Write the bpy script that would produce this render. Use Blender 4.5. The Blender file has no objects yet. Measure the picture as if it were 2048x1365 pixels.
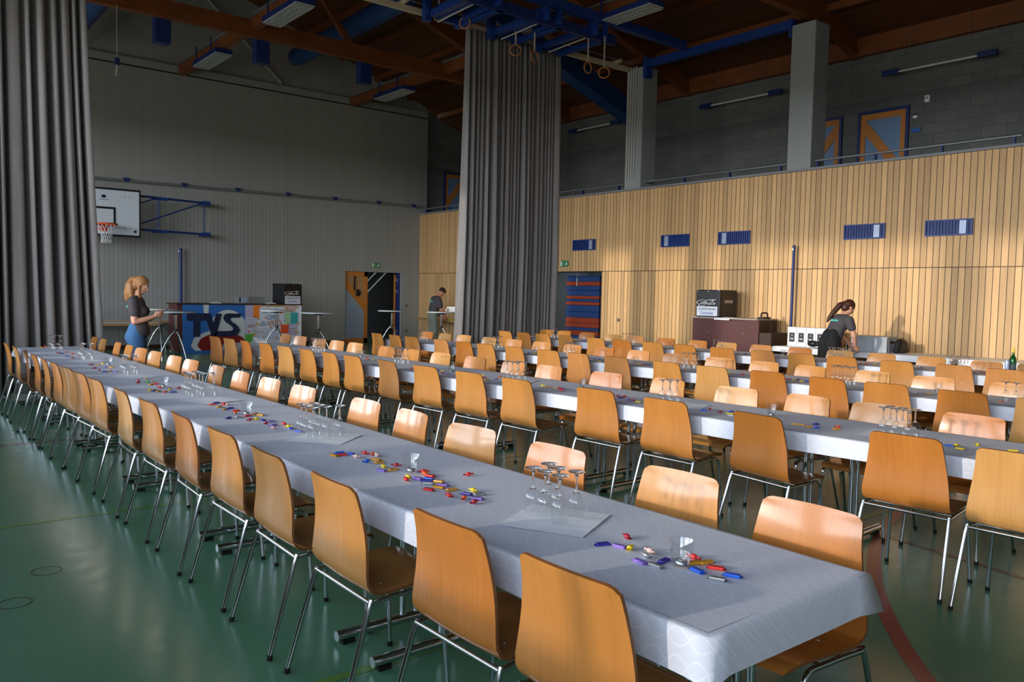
import bpy, bmesh, math, random
from mathutils import Vector, Matrix
from math import pi, sin, cos, radians, sqrt, atan2, hypot

S = bpy.context.scene
COL = S.collection
random.seed(7)

# ------------------------------------------------------------------ camera, world, sun, exposure
cam_data = bpy.data.cameras.new('camera')
cam = bpy.data.objects.new('camera', cam_data)
COL.objects.link(cam)
S.camera = cam
cam_data.sensor_width = 36.0
cam_data.lens = 1622.0 / 2048.0 * 36.0
cam_data.clip_end = 200.0
cam.matrix_world = Matrix(((0.77614, 0.02102, -0.63021, 0.0),
                           (-0.63023, 0.0582, -0.77423, 0.0),
                           (0.02041, 0.99808, 0.05842, 1.6),
                           (0, 0, 0, 1)))

SUN_DIR = Vector((1.0, -0.17, -0.195)).normalized()      # the way the sunlight travels
world = bpy.data.worlds.new('World')
S.world = world
world.use_nodes = True
wn = world.node_tree
bg = wn.nodes['Background']
geo_n = wn.nodes.new('ShaderNodeTexCoord')
sep_n = wn.nodes.new('ShaderNodeSeparateXYZ')
ramp_n = wn.nodes.new('ShaderNodeValToRGB')
wn.links.new(geo_n.outputs['Generated'], sep_n.inputs[0])
wn.links.new(sep_n.outputs['Z'], ramp_n.inputs[0])
def sky_stop(p, c, k):
    e = ramp_n.color_ramp.elements.new(p)
    e.color = (c[0] * k, c[1] * k, c[2] * k, 1)
ramp_n.color_ramp.elements[0].position = 0.0
ramp_n.color_ramp.elements[0].color = (0.13, 0.132, 0.12, 1)        # dull ground outside
ramp_n.color_ramp.elements[1].position = 1.0
ramp_n.color_ramp.elements[1].color = (0.05, 0.07, 0.10, 1)
sky_stop(0.012, (0.94, 0.96, 1.0), 1.0)
sky_stop(0.10, (0.90, 0.94, 1.0), 1.0)
sky_stop(0.20, (0.82, 0.90, 1.0), 0.66)
sky_stop(0.32, (0.72, 0.84, 1.0), 0.28)
sky_stop(0.50, (0.60, 0.76, 1.0), 0.12)
sky_stop(0.75, (0.5, 0.7, 1.0), 0.10)
wn.links.new(ramp_n.outputs[0], bg.inputs['Color'])
bg.inputs['Strength'].default_value = 15.0

sun_data = bpy.data.lights.new('sun', 'SUN')
sun_data.energy = 1.9
sun_data.color = (1.0, 0.88, 0.72)
sun_data.angle = radians(1.6)
sun = bpy.data.objects.new('sun', sun_data)
COL.objects.link(sun)
sun.location = (-30, 5, 8)
sun.rotation_euler = SUN_DIR.to_track_quat('-Z', 'Y').to_euler()

S.view_settings.view_transform = 'Standard'
S.view_settings.look = 'None'
S.view_settings.exposure = 0.0
S.view_settings.gamma = 1.0
S.view_settings.use_curve_mapping = False
S.cycles.sample_clamp_indirect = 6.0
S.cycles.max_bounces = 10
S.cycles.diffuse_bounces = 5
S.cycles.glossy_bounces = 5
S.cycles.transmission_bounces = 10
S.cycles.transparent_max_bounces = 12

# window openings of the left wall (y0, y1, z0, z1); a portal light guides sampling in each
WX = -2.0
SILL, HEAD = 1.25, 5.85
BAYS = [(-4.3, -0.3), (0.3, 4.0), (4.5, 8.2), (8.75, 12.45), (13.0, 16.7), (18.5, 21.2)]  # unseen pier before the last bay, widened to keep sun off the gym mats
for (y0, y1) in BAYS:
    pl = bpy.data.lights.new('window_portal', 'AREA')
    pl.shape = 'RECTANGLE'
    pl.size = HEAD - SILL
    pl.size_y = y1 - y0
    pl.cycles.is_portal = True
    po = bpy.data.objects.new('window_portal', pl)
    COL.objects.link(po)
    po.location = (WX - 0.26, (y0 + y1) / 2, (SILL + HEAD) / 2)
    po.rotation_euler = (0, -pi / 2, 0)

# ------------------------------------------------------------------ materials
def lin(c):
    def f(v):
        v = v / 255.0
        return v / 12.92 if v <= 0.04045 else ((v + 0.055) / 1.055) ** 2.4
    return (f(c[0]), f(c[1]), f(c[2]), 1.0)

MATS = {}
def mat(name, rgb, rough=0.5, metal=0.0, spec=0.5, coat=0.0, trans=0.0, ior=1.45):
    m = bpy.data.materials.new(name)
    m.use_nodes = True
    b = m.node_tree.nodes['Principled BSDF']
    b.inputs['Base Color'].default_value = lin(rgb)
    b.inputs['Roughness'].default_value = rough
    b.inputs['Metallic'].default_value = metal
    b.inputs['Specular IOR Level'].default_value = spec
    b.inputs['Coat Weight'].default_value = coat
    b.inputs['Coat Roughness'].default_value = 0.12
    b.inputs['Transmission Weight'].default_value = trans
    b.inputs['IOR'].default_value = ior
    MATS[name] = m
    return m

def nodes(m):
    nt = m.node_tree
    return nt, nt.nodes, nt.links, nt.nodes['Principled BSDF']

def math_node(N, L, op, a, b=None, c=None):
    n = N.new('ShaderNodeMath')
    n.operation = op
    for i, v in enumerate((a, b, c)):
        if v is None:
            continue
        if isinstance(v, (int, float)):
            n.inputs[i].default_value = v
        else:
            L.new(v, n.inputs[i])
    return n.outputs[0]

def mix_rgb(N, L, fac, a, b, mode='MIX'):
    n = N.new('ShaderNodeMix')
    n.data_type = 'RGBA'
    n.blend_type = mode
    if isinstance(fac, (int, float)):
        n.inputs[0].default_value = fac
    else:
        L.new(fac, n.inputs[0])
    for i, v in ((6, a), (7, b)):
        if isinstance(v, tuple):
            n.inputs[i].default_value = v
        else:
            L.new(v, n.inputs[i])
    return n.outputs[2]

def coords(N, L, kind='Object'):
    t = N.new('ShaderNodeTexCoord')
    s = N.new('ShaderNodeSeparateXYZ')
    L.new(t.outputs[kind], s.inputs[0])
    return t.outputs[kind], s.outputs

def noise(N, L, vec, scale, detail=3.0, rough=0.55, mapping=None):
    if mapping:
        mp = N.new('ShaderNodeMapping')
        mp.inputs['Scale'].default_value = mapping
        L.new(vec, mp.inputs['Vector'])
        vec = mp.outputs[0]
    n = N.new('ShaderNodeTexNoise')
    n.inputs['Scale'].default_value = scale
    n.inputs['Detail'].default_value = detail
    n.inputs['Roughness'].default_value = rough
    L.new(vec, n.inputs['Vector'])
    return n.outputs['Fac']

def ramp(N, L, fac, stops):
    r = N.new('ShaderNodeValToRGB')
    el = r.color_ramp.elements
    el[0].position, el[0].color = stops[0]
    el[1].position, el[1].color = stops[-1]
    for p, c in stops[1:-1]:
        e = el.new(p)
        e.color = c
    L.new(fac, r.inputs[0])
    return r.outputs[0]

def bump(N, L, b, height, strength=0.3, dist=0.01):
    n = N.new('ShaderNodeBump')
    n.inputs['Strength'].default_value = strength
    n.inputs['Distance'].default_value = dist
    L.new(height, n.inputs['Height'])
    L.new(n.outputs[0], b.inputs['Normal'])

def sc(c, k):
    return (min(1, c[0] * k), min(1, c[1] * k), min(1, c[2] * k), 1.0)

# lacquered beech plywood of the chairs, five tints
def wood_mat(name, rgb, axis=(7.0, 60.0, 3.0), rough=0.36, coat=0.55, contrast=0.10):
    m = mat(name, rgb, rough, coat=coat)
    nt, N, L, b = nodes(m)
    vec, xyz = coords(N, L)
    oi = N.new('ShaderNodeObjectInfo')
    add = N.new('ShaderNodeVectorMath')
    add.operation = 'ADD'
    comb = N.new('ShaderNodeCombineXYZ')
    r10 = math_node(N, L, 'MULTIPLY', oi.outputs['Random'], 13.0)
    for i in range(3):
        L.new(r10, comb.inputs[i])
    L.new(vec, add.inputs[0])
    L.new(comb.outputs[0], add.inputs[1])
    n1 = noise(N, L, add.outputs[0], 1.0, 4.0, 0.6, axis)
    n2 = noise(N, L, add.outputs[0], 3.0, 2.0, 0.5, (1.0, 2.2, 0.7))
    base = lin(rgb)
    c1 = ramp(N, L, n1, [(0.3, sc(base, 1 - contrast)), (0.7, sc(base, 1 + contrast * 0.6))])
    c2 = ramp(N, L, n2, [(0.3, (0.90, 0.86, 0.80, 1)), (0.7, (1.0, 1.0, 1.0, 1))])
    L.new(mix_rgb(N, L, 1.0, c1, c2, 'MULTIPLY'), b.inputs['Base Color'])
    return m

CHAIR_TINTS = [('golden', (192, 132, 66)), ('pale', (200, 147, 84)), ('honey-coloured', (186, 122, 56)),
               ('pinkish', (195, 134, 76)), ('amber', (180, 112, 46))]
for nm, c in CHAIR_TINTS:
    wood_mat('beech_' + nm, c)
mat('beech_edge', (120, 74, 40), 0.5)
mat('chrome', (200, 205, 210), 0.12, 1.0)
mat('black_rubber', (18, 18, 18), 0.6)
mat('black_plastic', (22, 22, 24), 0.45)
mat('glass', (255, 255, 255), 0.0, trans=1.0, ior=1.47)
mat('clear_cup', (250, 250, 250), 0.0, trans=1.0, ior=1.45)
def thin_glass(name):
    m = bpy.data.materials.new(name)
    m.use_nodes = True
    nt = m.node_tree
    nt.nodes.remove(nt.nodes['Principled BSDF'])
    tr = nt.nodes.new('ShaderNodeBsdfTransparent')
    tr.inputs['Color'].default_value = (0.965, 0.975, 0.975, 1)
    gl = nt.nodes.new('ShaderNodeBsdfGlossy')
    gl.inputs['Roughness'].default_value = 0.03
    lw = nt.nodes.new('ShaderNodeLayerWeight')
    lw.inputs['Blend'].default_value = 0.35
    pw = nt.nodes.new('ShaderNodeMath')
    pw.operation = 'POWER'
    pw.inputs[1].default_value = 4.0
    nt.links.new(lw.outputs['Facing'], pw.inputs[0])
    fr = nt.nodes.new('ShaderNodeMath')
    fr.operation = 'MULTIPLY_ADD'
    fr.inputs[1].default_value = 0.55
    fr.inputs[2].default_value = 0.06
    nt.links.new(pw.outputs[0], fr.inputs[0])
    mx = nt.nodes.new('ShaderNodeMixShader')
    nt.links.new(fr.outputs[0], mx.inputs[0])
    nt.links.new(tr.outputs[0], mx.inputs[1])
    nt.links.new(gl.outputs[0], mx.inputs[2])
    nt.links.new(mx.outputs[0], nt.nodes['Material Output'].inputs['Surface'])
    MATS[name] = m
thin_glass('thin_glass')
mat('wax', (236, 232, 226), 0.5)
mat('aluminium', (190, 192, 196), 0.32, 1.0)
mat('tabletop', (224, 226, 230), 0.45)
mat('tabletop_edge', (166, 128, 86), 0.5)
mat('table_white', (226, 228, 232), 0.35)
mat('hightop', (196, 202, 208), 0.3)
mat('blue_steel', (26, 58, 128), 0.4)
mat('blue_dark', (24, 46, 104), 0.45)
mat('blue_duct', (22, 62, 116), 0.5)
mat('cream_steel', (190, 178, 150), 0.45)
mat('white_lamp', (214, 218, 220), 0.3)
mat('lamp_louver', (205, 208, 205), 0.25, 0.6)
mat('steel_grey', (140, 144, 146), 0.4, 0.5)
mat('coping_grey', (128, 132, 136), 0.5)
mat('orange_paint', (216, 84, 40), 0.4)
mat('net_white', (222, 226, 230), 0.7)
mat('board_white', (206, 216, 226), 0.4)
mat('board_black', (26, 28, 34), 0.5)
mat('frame_orange', (190, 120, 48), 0.5)
mat('door_blue_panel', (108, 138, 176), 0.4)
mat('door_grey_panel', (140, 158, 176), 0.4)
mat('door_glass', (210, 225, 225), 0.05, trans=0.9)
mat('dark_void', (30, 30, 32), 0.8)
mat('white_paper', (226, 230, 238), 0.75)
mat('white_card', (238, 238, 240), 0.55)
mat('dark_card', (58, 56, 56), 0.6)
mat('exit_green', (24, 120, 74), 0.4)
mat('exit_white', (220, 236, 214), 0.4)
mat('crate_grey', (160, 168, 176), 0.45)
mat('brown_panel', (84, 44, 42), 0.55)
mat('dark_brown', (58, 40, 26), 0.6)
mat('fridge_black', (20, 22, 26), 0.35)
mat('logo_white', (238, 240, 242), 0.5)
mat('sign_white', (226, 230, 240), 0.5)
mat('sign_blue', (60, 86, 170), 0.5)
mat('ink_black', (26, 26, 30), 0.6)
mat('label_grey', (170, 158, 146), 0.6)
mat('paint_blue', (44, 104, 178), 0.6)
mat('paint_white', (196, 204, 204), 0.7)
mat('paint_red', (128, 22, 28), 0.6)
mat('paint_navy', (24, 34, 66), 0.6)
mat('brass', (150, 140, 120), 0.35, 0.8)
mat('green_bottle', (40, 120, 60), 0.08, trans=0.7, ior=1.45)
mat('bottle_label', (70, 84, 92), 0.6)
mat('yellow_foil', (222, 200, 80), 0.4)
mat('can_silver', (160, 172, 196), 0.4, 0.3)
mat('skin', (214, 158, 132), 0.5)
mat('skin_warm', (196, 134, 108), 0.5)
mat('hair_blonde', (146, 102, 58), 0.55)
mat('hair_auburn', (66, 34, 22), 0.5)
mat('hair_dark', (34, 24, 20), 0.6)
mat('shirt_charcoal', (72, 68, 72), 0.85)
mat('shirt_logo', (96, 206, 196), 0.7)
mat('jeans_blue', (64, 108, 156), 0.85)
mat('trousers_sage', (118, 124, 112), 0.85)
mat('trousers_black', (22, 22, 26), 0.85)
mat('shoe_white', (210, 208, 204), 0.6)
mat('phone', (52, 58, 70), 0.3)
mat('eye_dark', (30, 24, 22), 0.3)
mat('lip', (170, 96, 88), 0.5)
mat('wooden_bench', (172, 134, 88), 0.5)
mat('mat_blue', (20, 58, 116), 0.55)
mat('mat_orange', (150, 54, 20), 0.55)
mat('ring_wood', (170, 112, 72), 0.45)
mat('strap', (190, 186, 176), 0.8)
mat('concrete', (150, 154, 152), 0.85)
SWEET_COLS = {'n': ('dark blue', (44, 44, 150)), 'b': ('bright blue', (30, 92, 210)), 'l': ('lavender', (138, 108, 196)),
              'r': ('red', (206, 44, 44)), 'c': ('crimson', (166, 26, 52)), 'y': ('yellow', (226, 196, 34)),
              'o': ('orange', (226, 88, 26)), 'g': ('gold', (206, 146, 44)), 's': ('silver', (176, 178, 180)),
              'w': ('red-and-white', (226, 190, 180)), 'v': ('green', (96, 176, 60))}
for k, (nm, c) in SWEET_COLS.items():
    mat('foil_' + k, c, 0.35 if k not in 'gs' else 0.28, 0.0 if k not in 's' else 0.6, coat=0.3)

def plank_mat(name, rgb, pitch, axis, gap, var=0.14, gapcol=(60, 44, 28), split=None, rough=0.55, grain=True):
    """boards of width pitch across the object's axis; dark gap between them"""
    m = mat(name, rgb, rough)
    nt, N, L, b = nodes(m)
    vec, xyz = coords(N, L)
    a = xyz[axis]
    u = math_node(N, L, 'DIVIDE', a, pitch)
    fl = math_node(N, L, 'FLOOR', u)
    fr = math_node(N, L, 'FRACT', u)
    comb = N.new('ShaderNodeCombineXYZ')
    L.new(fl, comb.inputs[0])
    if split is not None:
        L.new(math_node(N, L, 'GREATER_THAN', xyz[2], split), comb.inputs[1])
    wn_ = N.new('ShaderNodeTexWhiteNoise')
    wn_.noise_dimensions = '2D'
    L.new(comb.outputs[0], wn_.inputs['Vector'])
    base = lin(rgb)
    c = ramp(N, L, wn_.outputs['Value'], [(0.0, sc(base, 1 - var)), (0.5, base), (1.0, sc(base, 1 + var * 0.8))])
    if grain:
        sclv = [14.0, 14.0, 1.1]
        n1 = noise(N, L, vec, 1.6, 4.0, 0.6, tuple(sclv))
        g = ramp(N, L, n1, [(0.3, (0.88, 0.84, 0.78, 1)), (0.7, (1, 1, 1, 1))])
        c = mix_rgb(N, L, 1.0, c, g, 'MULTIPLY')
    d = math_node(N, L, 'ABSOLUTE', math_node(N, L, 'SUBTRACT', fr, 0.5))
    isgap = math_node(N, L, 'GREATER_THAN', d, 0.5 - gap / pitch / 2)
    if split is not None:
        dz = math_node(N, L, 'ABSOLUTE', math_node(N, L, 'SUBTRACT', xyz[2], split))
        isgap = math_node(N, L, 'MAXIMUM', isgap, math_node(N, L, 'LESS_THAN', dz, 0.008))
    c = mix_rgb(N, L, isgap, c, lin(gapcol))
    L.new(c, b.inputs['Base Color'])
    h = math_node(N, L, 'SUBTRACT', 1.0, isgap)
    bump(N, L, b, h, 0.6, 0.01)
    return m

plank_mat('wood_wall', (214, 174, 122), 0.1042, 1, 0.012, 0.20, (92, 66, 38), split=2.18)
plank_mat('grey_boards', (148, 150, 146), 0.1034, 0, 0.006, 0.03, (84, 86, 86), grain=False, rough=0.7)
plank_mat('grey_panels', (146, 148, 144), 0.1034, 0, 0.004, 0.035, (134, 136, 133), grain=False, rough=0.75)
plank_mat('roof_deck', (92, 50, 20), 0.12, 0, 0.006, 0.12, (52, 30, 14), grain=False, rough=0.7)
wood_mat('glulam', (122, 66, 26), (2.0, 9.0, 9.0), 0.6, 0.0, 0.2)
wood_mat('glulam_long', (124, 68, 28), (9.0, 2.0, 9.0), 0.6, 0.0, 0.2)

# block wall of the gallery
m = mat('block_wall', (108, 110, 108), 0.9)
nt, N, L, b = nodes(m)
vec, xyz = coords(N, L)
cmb = N.new('ShaderNodeCombineXYZ')
L.new(math_node(N, L, 'ADD', xyz[0], xyz[1]), cmb.inputs[0])
L.new(xyz[2], cmb.inputs[1])
br = N.new('ShaderNodeTexBrick')
br.inputs['Scale'].default_value = 1.0
br.inputs['Brick Width'].default_value = 0.42
br.inputs['Row Height'].default_value = 0.2
br.inputs['Mortar Size'].default_value = 0.006
br.inputs['Color1'].default_value = lin((100, 103, 101))
br.inputs['Color2'].default_value = lin((110, 112, 109))
br.inputs['Mortar'].default_value = lin((84, 87, 86))
L.new(cmb.outputs[0], br.inputs['Vector'])
dk = math_node(N, L, 'MULTIPLY', math_node(N, L, 'GREATER_THAN', xyz[2], 5.42), math_node(N, L, 'LESS_THAN', xyz[2], 5.64))
L.new(mix_rgb(N, L, math_node(N, L, 'MULTIPLY', dk, 0.35), br.outputs['Color'], lin((76, 80, 82))), b.inputs['Base Color'])

# green floor
m = mat('floor_green', (90, 136, 106), 0.22, coat=0.0, spec=0.4)
nt, N, L, b = nodes(m)
vec, xyz = coords(N, L)
n1 = noise(N, L, vec, 0.7, 4.0)
n2 = noise(N, L, vec, 9.0, 3.0)
c = ramp(N, L, n1, [(0.3, lin((84, 130, 100))), (0.7, lin((93, 139, 109)))])
L.new(c, b.inputs['Base Color'])
L.new(ramp(N, L, n2, [(0.3, (0.18, 0.18, 0.18, 1)), (0.7, (0.27, 0.27, 0.27, 1))]), b.inputs['Roughness'])
mat('line_red', (134, 48, 40), 0.25)
mat('line_green', (98, 138, 66), 0.25)
mat('line_brown', (74, 56, 48), 0.25)
mat('line_dark', (82, 98, 88), 0.25)

# paper damask cloth
m = mat('paper_cloth', (205, 210, 222), 0.6)
nt, N, L, b = nodes(m)
vec, xyz = coords(N, L)
px_, py_ = 0.13, 0.15
wave = math_node(N, L, 'MULTIPLY', math_node(N, L, 'SINE', math_node(N, L, 'MULTIPLY', xyz[1], 2 * pi / py_)), 0.026)
side_x = math_node(N, L, 'SUBTRACT', math_node(N, L, 'ABSOLUTE', xyz[0]), xyz[2])
def stripes(sign):
    s_ = math_node(N, L, 'ADD', side_x, math_node(N, L, 'MULTIPLY', wave, sign))
    f_ = math_node(N, L, 'FRACT', math_node(N, L, 'DIVIDE', math_node(N, L, 'ADD', s_, 20.0), px_))
    d_ = math_node(N, L, 'ABSOLUTE', math_node(N, L, 'SUBTRACT', f_, 0.5))
    return math_node(N, L, 'LESS_THAN', math_node(N, L, 'ABSOLUTE', math_node(N, L, 'SUBTRACT', d_, 0.30)), 0.020)
pat = math_node(N, L, 'MAXIMUM', stripes(1.0), stripes(-1.0))
L.new(mix_rgb(N, L, math_node(N, L, 'MULTIPLY', pat, 0.55), lin((203, 208, 221)), lin((226, 231, 240))), b.inputs['Base Color'])
L.new(math_node(N, L, 'SUBTRACT', 0.62, math_node(N, L, 'MULTIPLY', pat, 0.2)), b.inputs['Roughness'])
bump(N, L, b, pat, 0.12, 0.002)

# grey curtain fabric
m = mat('curtain_grey', (122, 119, 118), 0.9)
nt, N, L, b = nodes(m)
vec, xyz = coords(N, L)
n1 = noise(N, L, vec, 1.0, 3.0, 0.5, (30.0, 30.0, 1.0))
L.new(ramp(N, L, n1, [(0.3, lin((112, 109, 108))), (0.7, lin((128, 125, 123)))]), b.inputs['Base Color'])
b.inputs['Sheen Weight'].default_value = 0.2

# ------------------------------------------------------------------ mesh helpers
class MB:
    """collects shapes, links them as one mesh object"""
    def __init__(self):
        self.v, self.f, self.m, self.s = [], [], [], []
        self.mats = []
        self.cur = None
    def mt(self, name):
        if name not in self.mats:
            self.mats.append(name)
        self.cur = self.mats.index(name)
        return self
    def add(self, vs, fs, smooth=False, M=None):
        o = len(self.v)
        if M is not None:
            vs = [M @ Vector(p) for p in vs]
        self.v += [tuple(p) for p in vs]
        for f in fs:
            self.f.append([i + o for i in f])
            self.m.append(self.cur or 0)
            self.s.append(smooth)
        return self
    def box(self, x0, x1, y0, y1, z0, z1, bev=0.0, M=None):
        if x0 > x1: x0, x1 = x1, x0
        if y0 > y1: y0, y1 = y1, y0
        if z0 > z1: z0, z1 = z1, z0
        if bev > 0:
            bm = bmesh.new()
            bmesh.ops.create_cube(bm, size=1.0)
            for v in bm.verts:
                v.co = Vector(((x0 + x1) / 2 + v.co.x * (x1 - x0), (y0 + y1) / 2 + v.co.y * (y1 - y0), (z0 + z1) / 2 + v.co.z * (z1 - z0)))
            bmesh.ops.bevel(bm, geom=bm.edges[:], offset=bev, segments=2, affect='EDGES', profile=0.6)
            bm.verts.index_update()
            vs = [v.co.copy() for v in bm.verts]
            fs = [[v.index for v in f.verts] for f in bm.faces]
            bm.free()
            return self.add(vs, fs, False, M)
        vs = [(x0, y0, z0), (x1, y0, z0), (x1, y1, z0), (x0, y1, z0), (x0, y0, z1), (x1, y0, z1), (x1, y1, z1), (x0, y1, z1)]
        fs = [(0, 3, 2, 1), (4, 5, 6, 7), (0, 1, 5, 4), (1, 2, 6, 5), (2, 3, 7, 6), (3, 0, 4, 7)]
        return self.add(vs, fs, False, M)
    def tube(self, pts, r, seg=8, M=None, cap=True):
        pts = [Vector(p) for p in pts]
        n = len(pts)
        rs = r if isinstance(r, (list, tuple)) else [r] * n
        vs, fs = [], []
        prev = None
        for i, p in enumerate(pts):
            if i == 0: t = pts[1] - pts[0]
            elif i == n - 1: t = pts[-1] - pts[-2]
            else: t = (pts[i + 1] - p).normalized() + (p - pts[i - 1]).normalized()
            t.normalize()
            if prev is None:
                a = Vector((0, 0, 1)) if abs(t.z) < 0.9 else Vector((1, 0, 0))
                u = t.cross(a).normalized()
            else:
                u = (prev - t * prev.dot(t)).normalized()
            prev = u
            w = t.cross(u)
            for k in range(seg):
                an = 2 * pi * k / seg
                vs.append(p + (u * cos(an) + w * sin(an)) * rs[i])
        for i in range(n - 1):
            for k in range(seg):
                k2 = (k + 1) % seg
                fs.append((i * seg + k, i * seg + k2, (i + 1) * seg + k2, (i + 1) * seg + k))
        self.add(vs, fs, True, M)
        if cap:
            self.add([vs[k] for k in range(seg)], [tuple(range(seg))[::-1]], False, M)
            self.add([vs[(n - 1) * seg + k] for k in range(seg)], [tuple(range(seg))], False, M)
        return self
    def lathe(self, prof, seg=20, M=None, smooth=True):
        """prof: (r, z) list; r = 0 closes"""
        vs, fs, rings = [], [], []
        for r, z in prof:
            if r <= 1e-6:
                rings.append([len(vs)])
                vs.append((0, 0, z))
            else:
                rings.append(list(range(len(vs), len(vs) + seg)))
                for k in range(seg):
                    vs.append((r * cos(2 * pi * k / seg), r * sin(2 * pi * k / seg), z))
        for a, b in zip(rings, rings[1:]):
            for k in range(seg):
                k2 = (k + 1) % seg
                if len(a) == 1 and len(b) == 1: continue
                if len(a) == 1: fs.append((a[0], b[k2], b[k]))
                elif len(b) == 1: fs.append((a[k], a[k2], b[0]))
                else: fs.append((a[k], a[k2], b[k2], b[k]))
        return self.add(vs, fs, smooth, M)
    def cyl(self, c, r, z0, z1, seg=16, M=None):
        MM = Matrix.Translation(Vector((c[0], c[1], 0)))
        if M is not None: MM = M @ MM
        self.lathe([(0, z0), (r, z0)], seg, MM, False)
        self.lathe([(r, z0), (r, z1)], seg, MM, True)
        return self.lathe([(r, z1), (0, z1)], seg, MM, False)
    def sphere(self, c, r, seg=12, M=None):
        rx, ry, rz = r if isinstance(r, (tuple, list)) else (r, r, r)
        MM = Matrix.Translation(Vector(c)) @ Matrix.Diagonal((rx, ry, rz, 1))
        if M is not None: MM = M @ MM
        n = max(6, seg // 2 + 2)
        return self.lathe([(sin(pi * i / n) if 0 < i < n else 0, -cos(pi * i / n)) for i in range(n + 1)], seg, MM)
    def prism(self, poly, d0, d1, M=None, flip=False):
        """poly in (u, v), extruded along w from d0 to d1 (local x=u, y=v, z=w)"""
        n = len(poly)
        ar = sum(poly[i][0] * poly[(i + 1) % n][1] - poly[(i + 1) % n][0] * poly[i][1] for i in range(n))
        if ar < 0: poly = poly[::-1]
        vs = [(p[0], p[1], d0) for p in poly] + [(p[0], p[1], d1) for p in poly]
        fs = [tuple(range(n))[::-1], tuple(range(n, 2 * n))]
        for i in range(n):
            j = (i + 1) % n
            fs.append((i, j, j + n, i + n))
        return self.add(vs, fs, False, M)
    def mesh(self, name):
        me = bpy.data.meshes.new(name)
        me.from_pydata(self.v, [], self.f)
        for nm in (self.mats or []):
            me.materials.append(MATS[nm])
        me.polygons.foreach_set('material_index', self.m)
        me.polygons.foreach_set('use_smooth', self.s)
        me.update()
        return me
    def obj(self, name, parent=None):
        o = bpy.data.objects.new(name, self.mesh(name))
        COL.objects.link(o)
        if parent is not None:
            o.parent = parent
        return o

def B(material):
    return MB().mt(material)

def empty(name, loc=(0, 0, 0), rz=0.0):
    o = bpy.data.objects.new(name, None)
    COL.objects.link(o)
    o.empty_display_size = 0.1
    o.location = loc
    o.rotation_euler = (0, 0, rz)
    return o

def tag(o, label, cat, group=None, kind=None):
    o['label'] = label
    o['category'] = cat
    if group: o['group'] = group
    if kind: o['kind'] = kind
    return o

def struct(o):
    o['kind'] = 'structure'
    return o

def copy_tree(o, parent=None):
    c = o.copy()
    COL.objects.link(c)
    if parent is not None:
        c.parent = parent
        c.matrix_parent_inverse = o.matrix_parent_inverse
    for ch in list(o.children):
        copy_tree(ch, c)
    return c

ORD = ['first', 'second', 'third', 'fourth', 'fifth', 'sixth', 'seventh', 'eighth', 'ninth', 'tenth', 'eleventh', 'twelfth',
       'thirteenth', 'fourteenth', 'fifteenth', 'sixteenth', 'seventeenth', 'eighteenth', 'nineteenth', 'twentieth',
       'twenty-first', 'twenty-second', 'twenty-third', 'twenty-fourth']

def text_mesh(name, body, mname, width, height, M, parent, depth=0.002):
    """flat raised lettering, fitted into width x height, standing in the local x-y plane of M"""
    cu = bpy.data.curves.new(name, 'FONT')
    cu.body = body
    cu.extrude = 0.0
    cu.align_x = 'LEFT'
    o = bpy.data.objects.new(name + '_tmp', cu)
    COL.objects.link(o)
    bpy.context.view_layer.update()
    dg = bpy.context.evaluated_depsgraph_get()
    me = bpy.data.meshes.new_from_object(o.evaluated_get(dg))
    bpy.data.objects.remove(o)
    xs = [v.co.x for v in me.vertices]
    ys = [v.co.y for v in me.vertices]
    sx = width / (max(xs) - min(xs))
    sy = height / (max(ys) - min(ys))
    x0, y0 = min(xs), min(ys)
    bm = bmesh.new()
    bm.from_mesh(me)
    ret = bmesh.ops.extrude_face_region(bm, geom=bm.faces[:])
    vs_up = [g for g in ret['geom'] if isinstance(g, bmesh.types.BMVert)]
    up = set(vs_up)
    for v in bm.verts:
        v.co = M @ Vector(((v.co.x - x0) * sx, (v.co.y - y0) * sy, depth if v in up else 0.0))
    bmesh.ops.recalc_face_normals(bm, faces=bm.faces[:])
    me2 = bpy.data.meshes.new(name)
    bm.to_mesh(me2)
    bm.free()
    bpy.data.meshes.remove(me)
    me2.materials.append(MATS[mname])
    t = bpy.data.objects.new(name, me2)
    COL.objects.link(t)
    if parent is not None:
        t.parent = parent
    return t

def frame_M(origin, u, v):
    """matrix whose local x is u, y is v, z is u x v"""
    u = Vector(u).normalized(); v = Vector(v).normalized(); w = u.cross(v)
    return Matrix(((u.x, v.x, w.x, origin[0]), (u.y, v.y, w.y, origin[1]), (u.z, v.z, w.z, origin[2]), (0, 0, 0, 1)))
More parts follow.
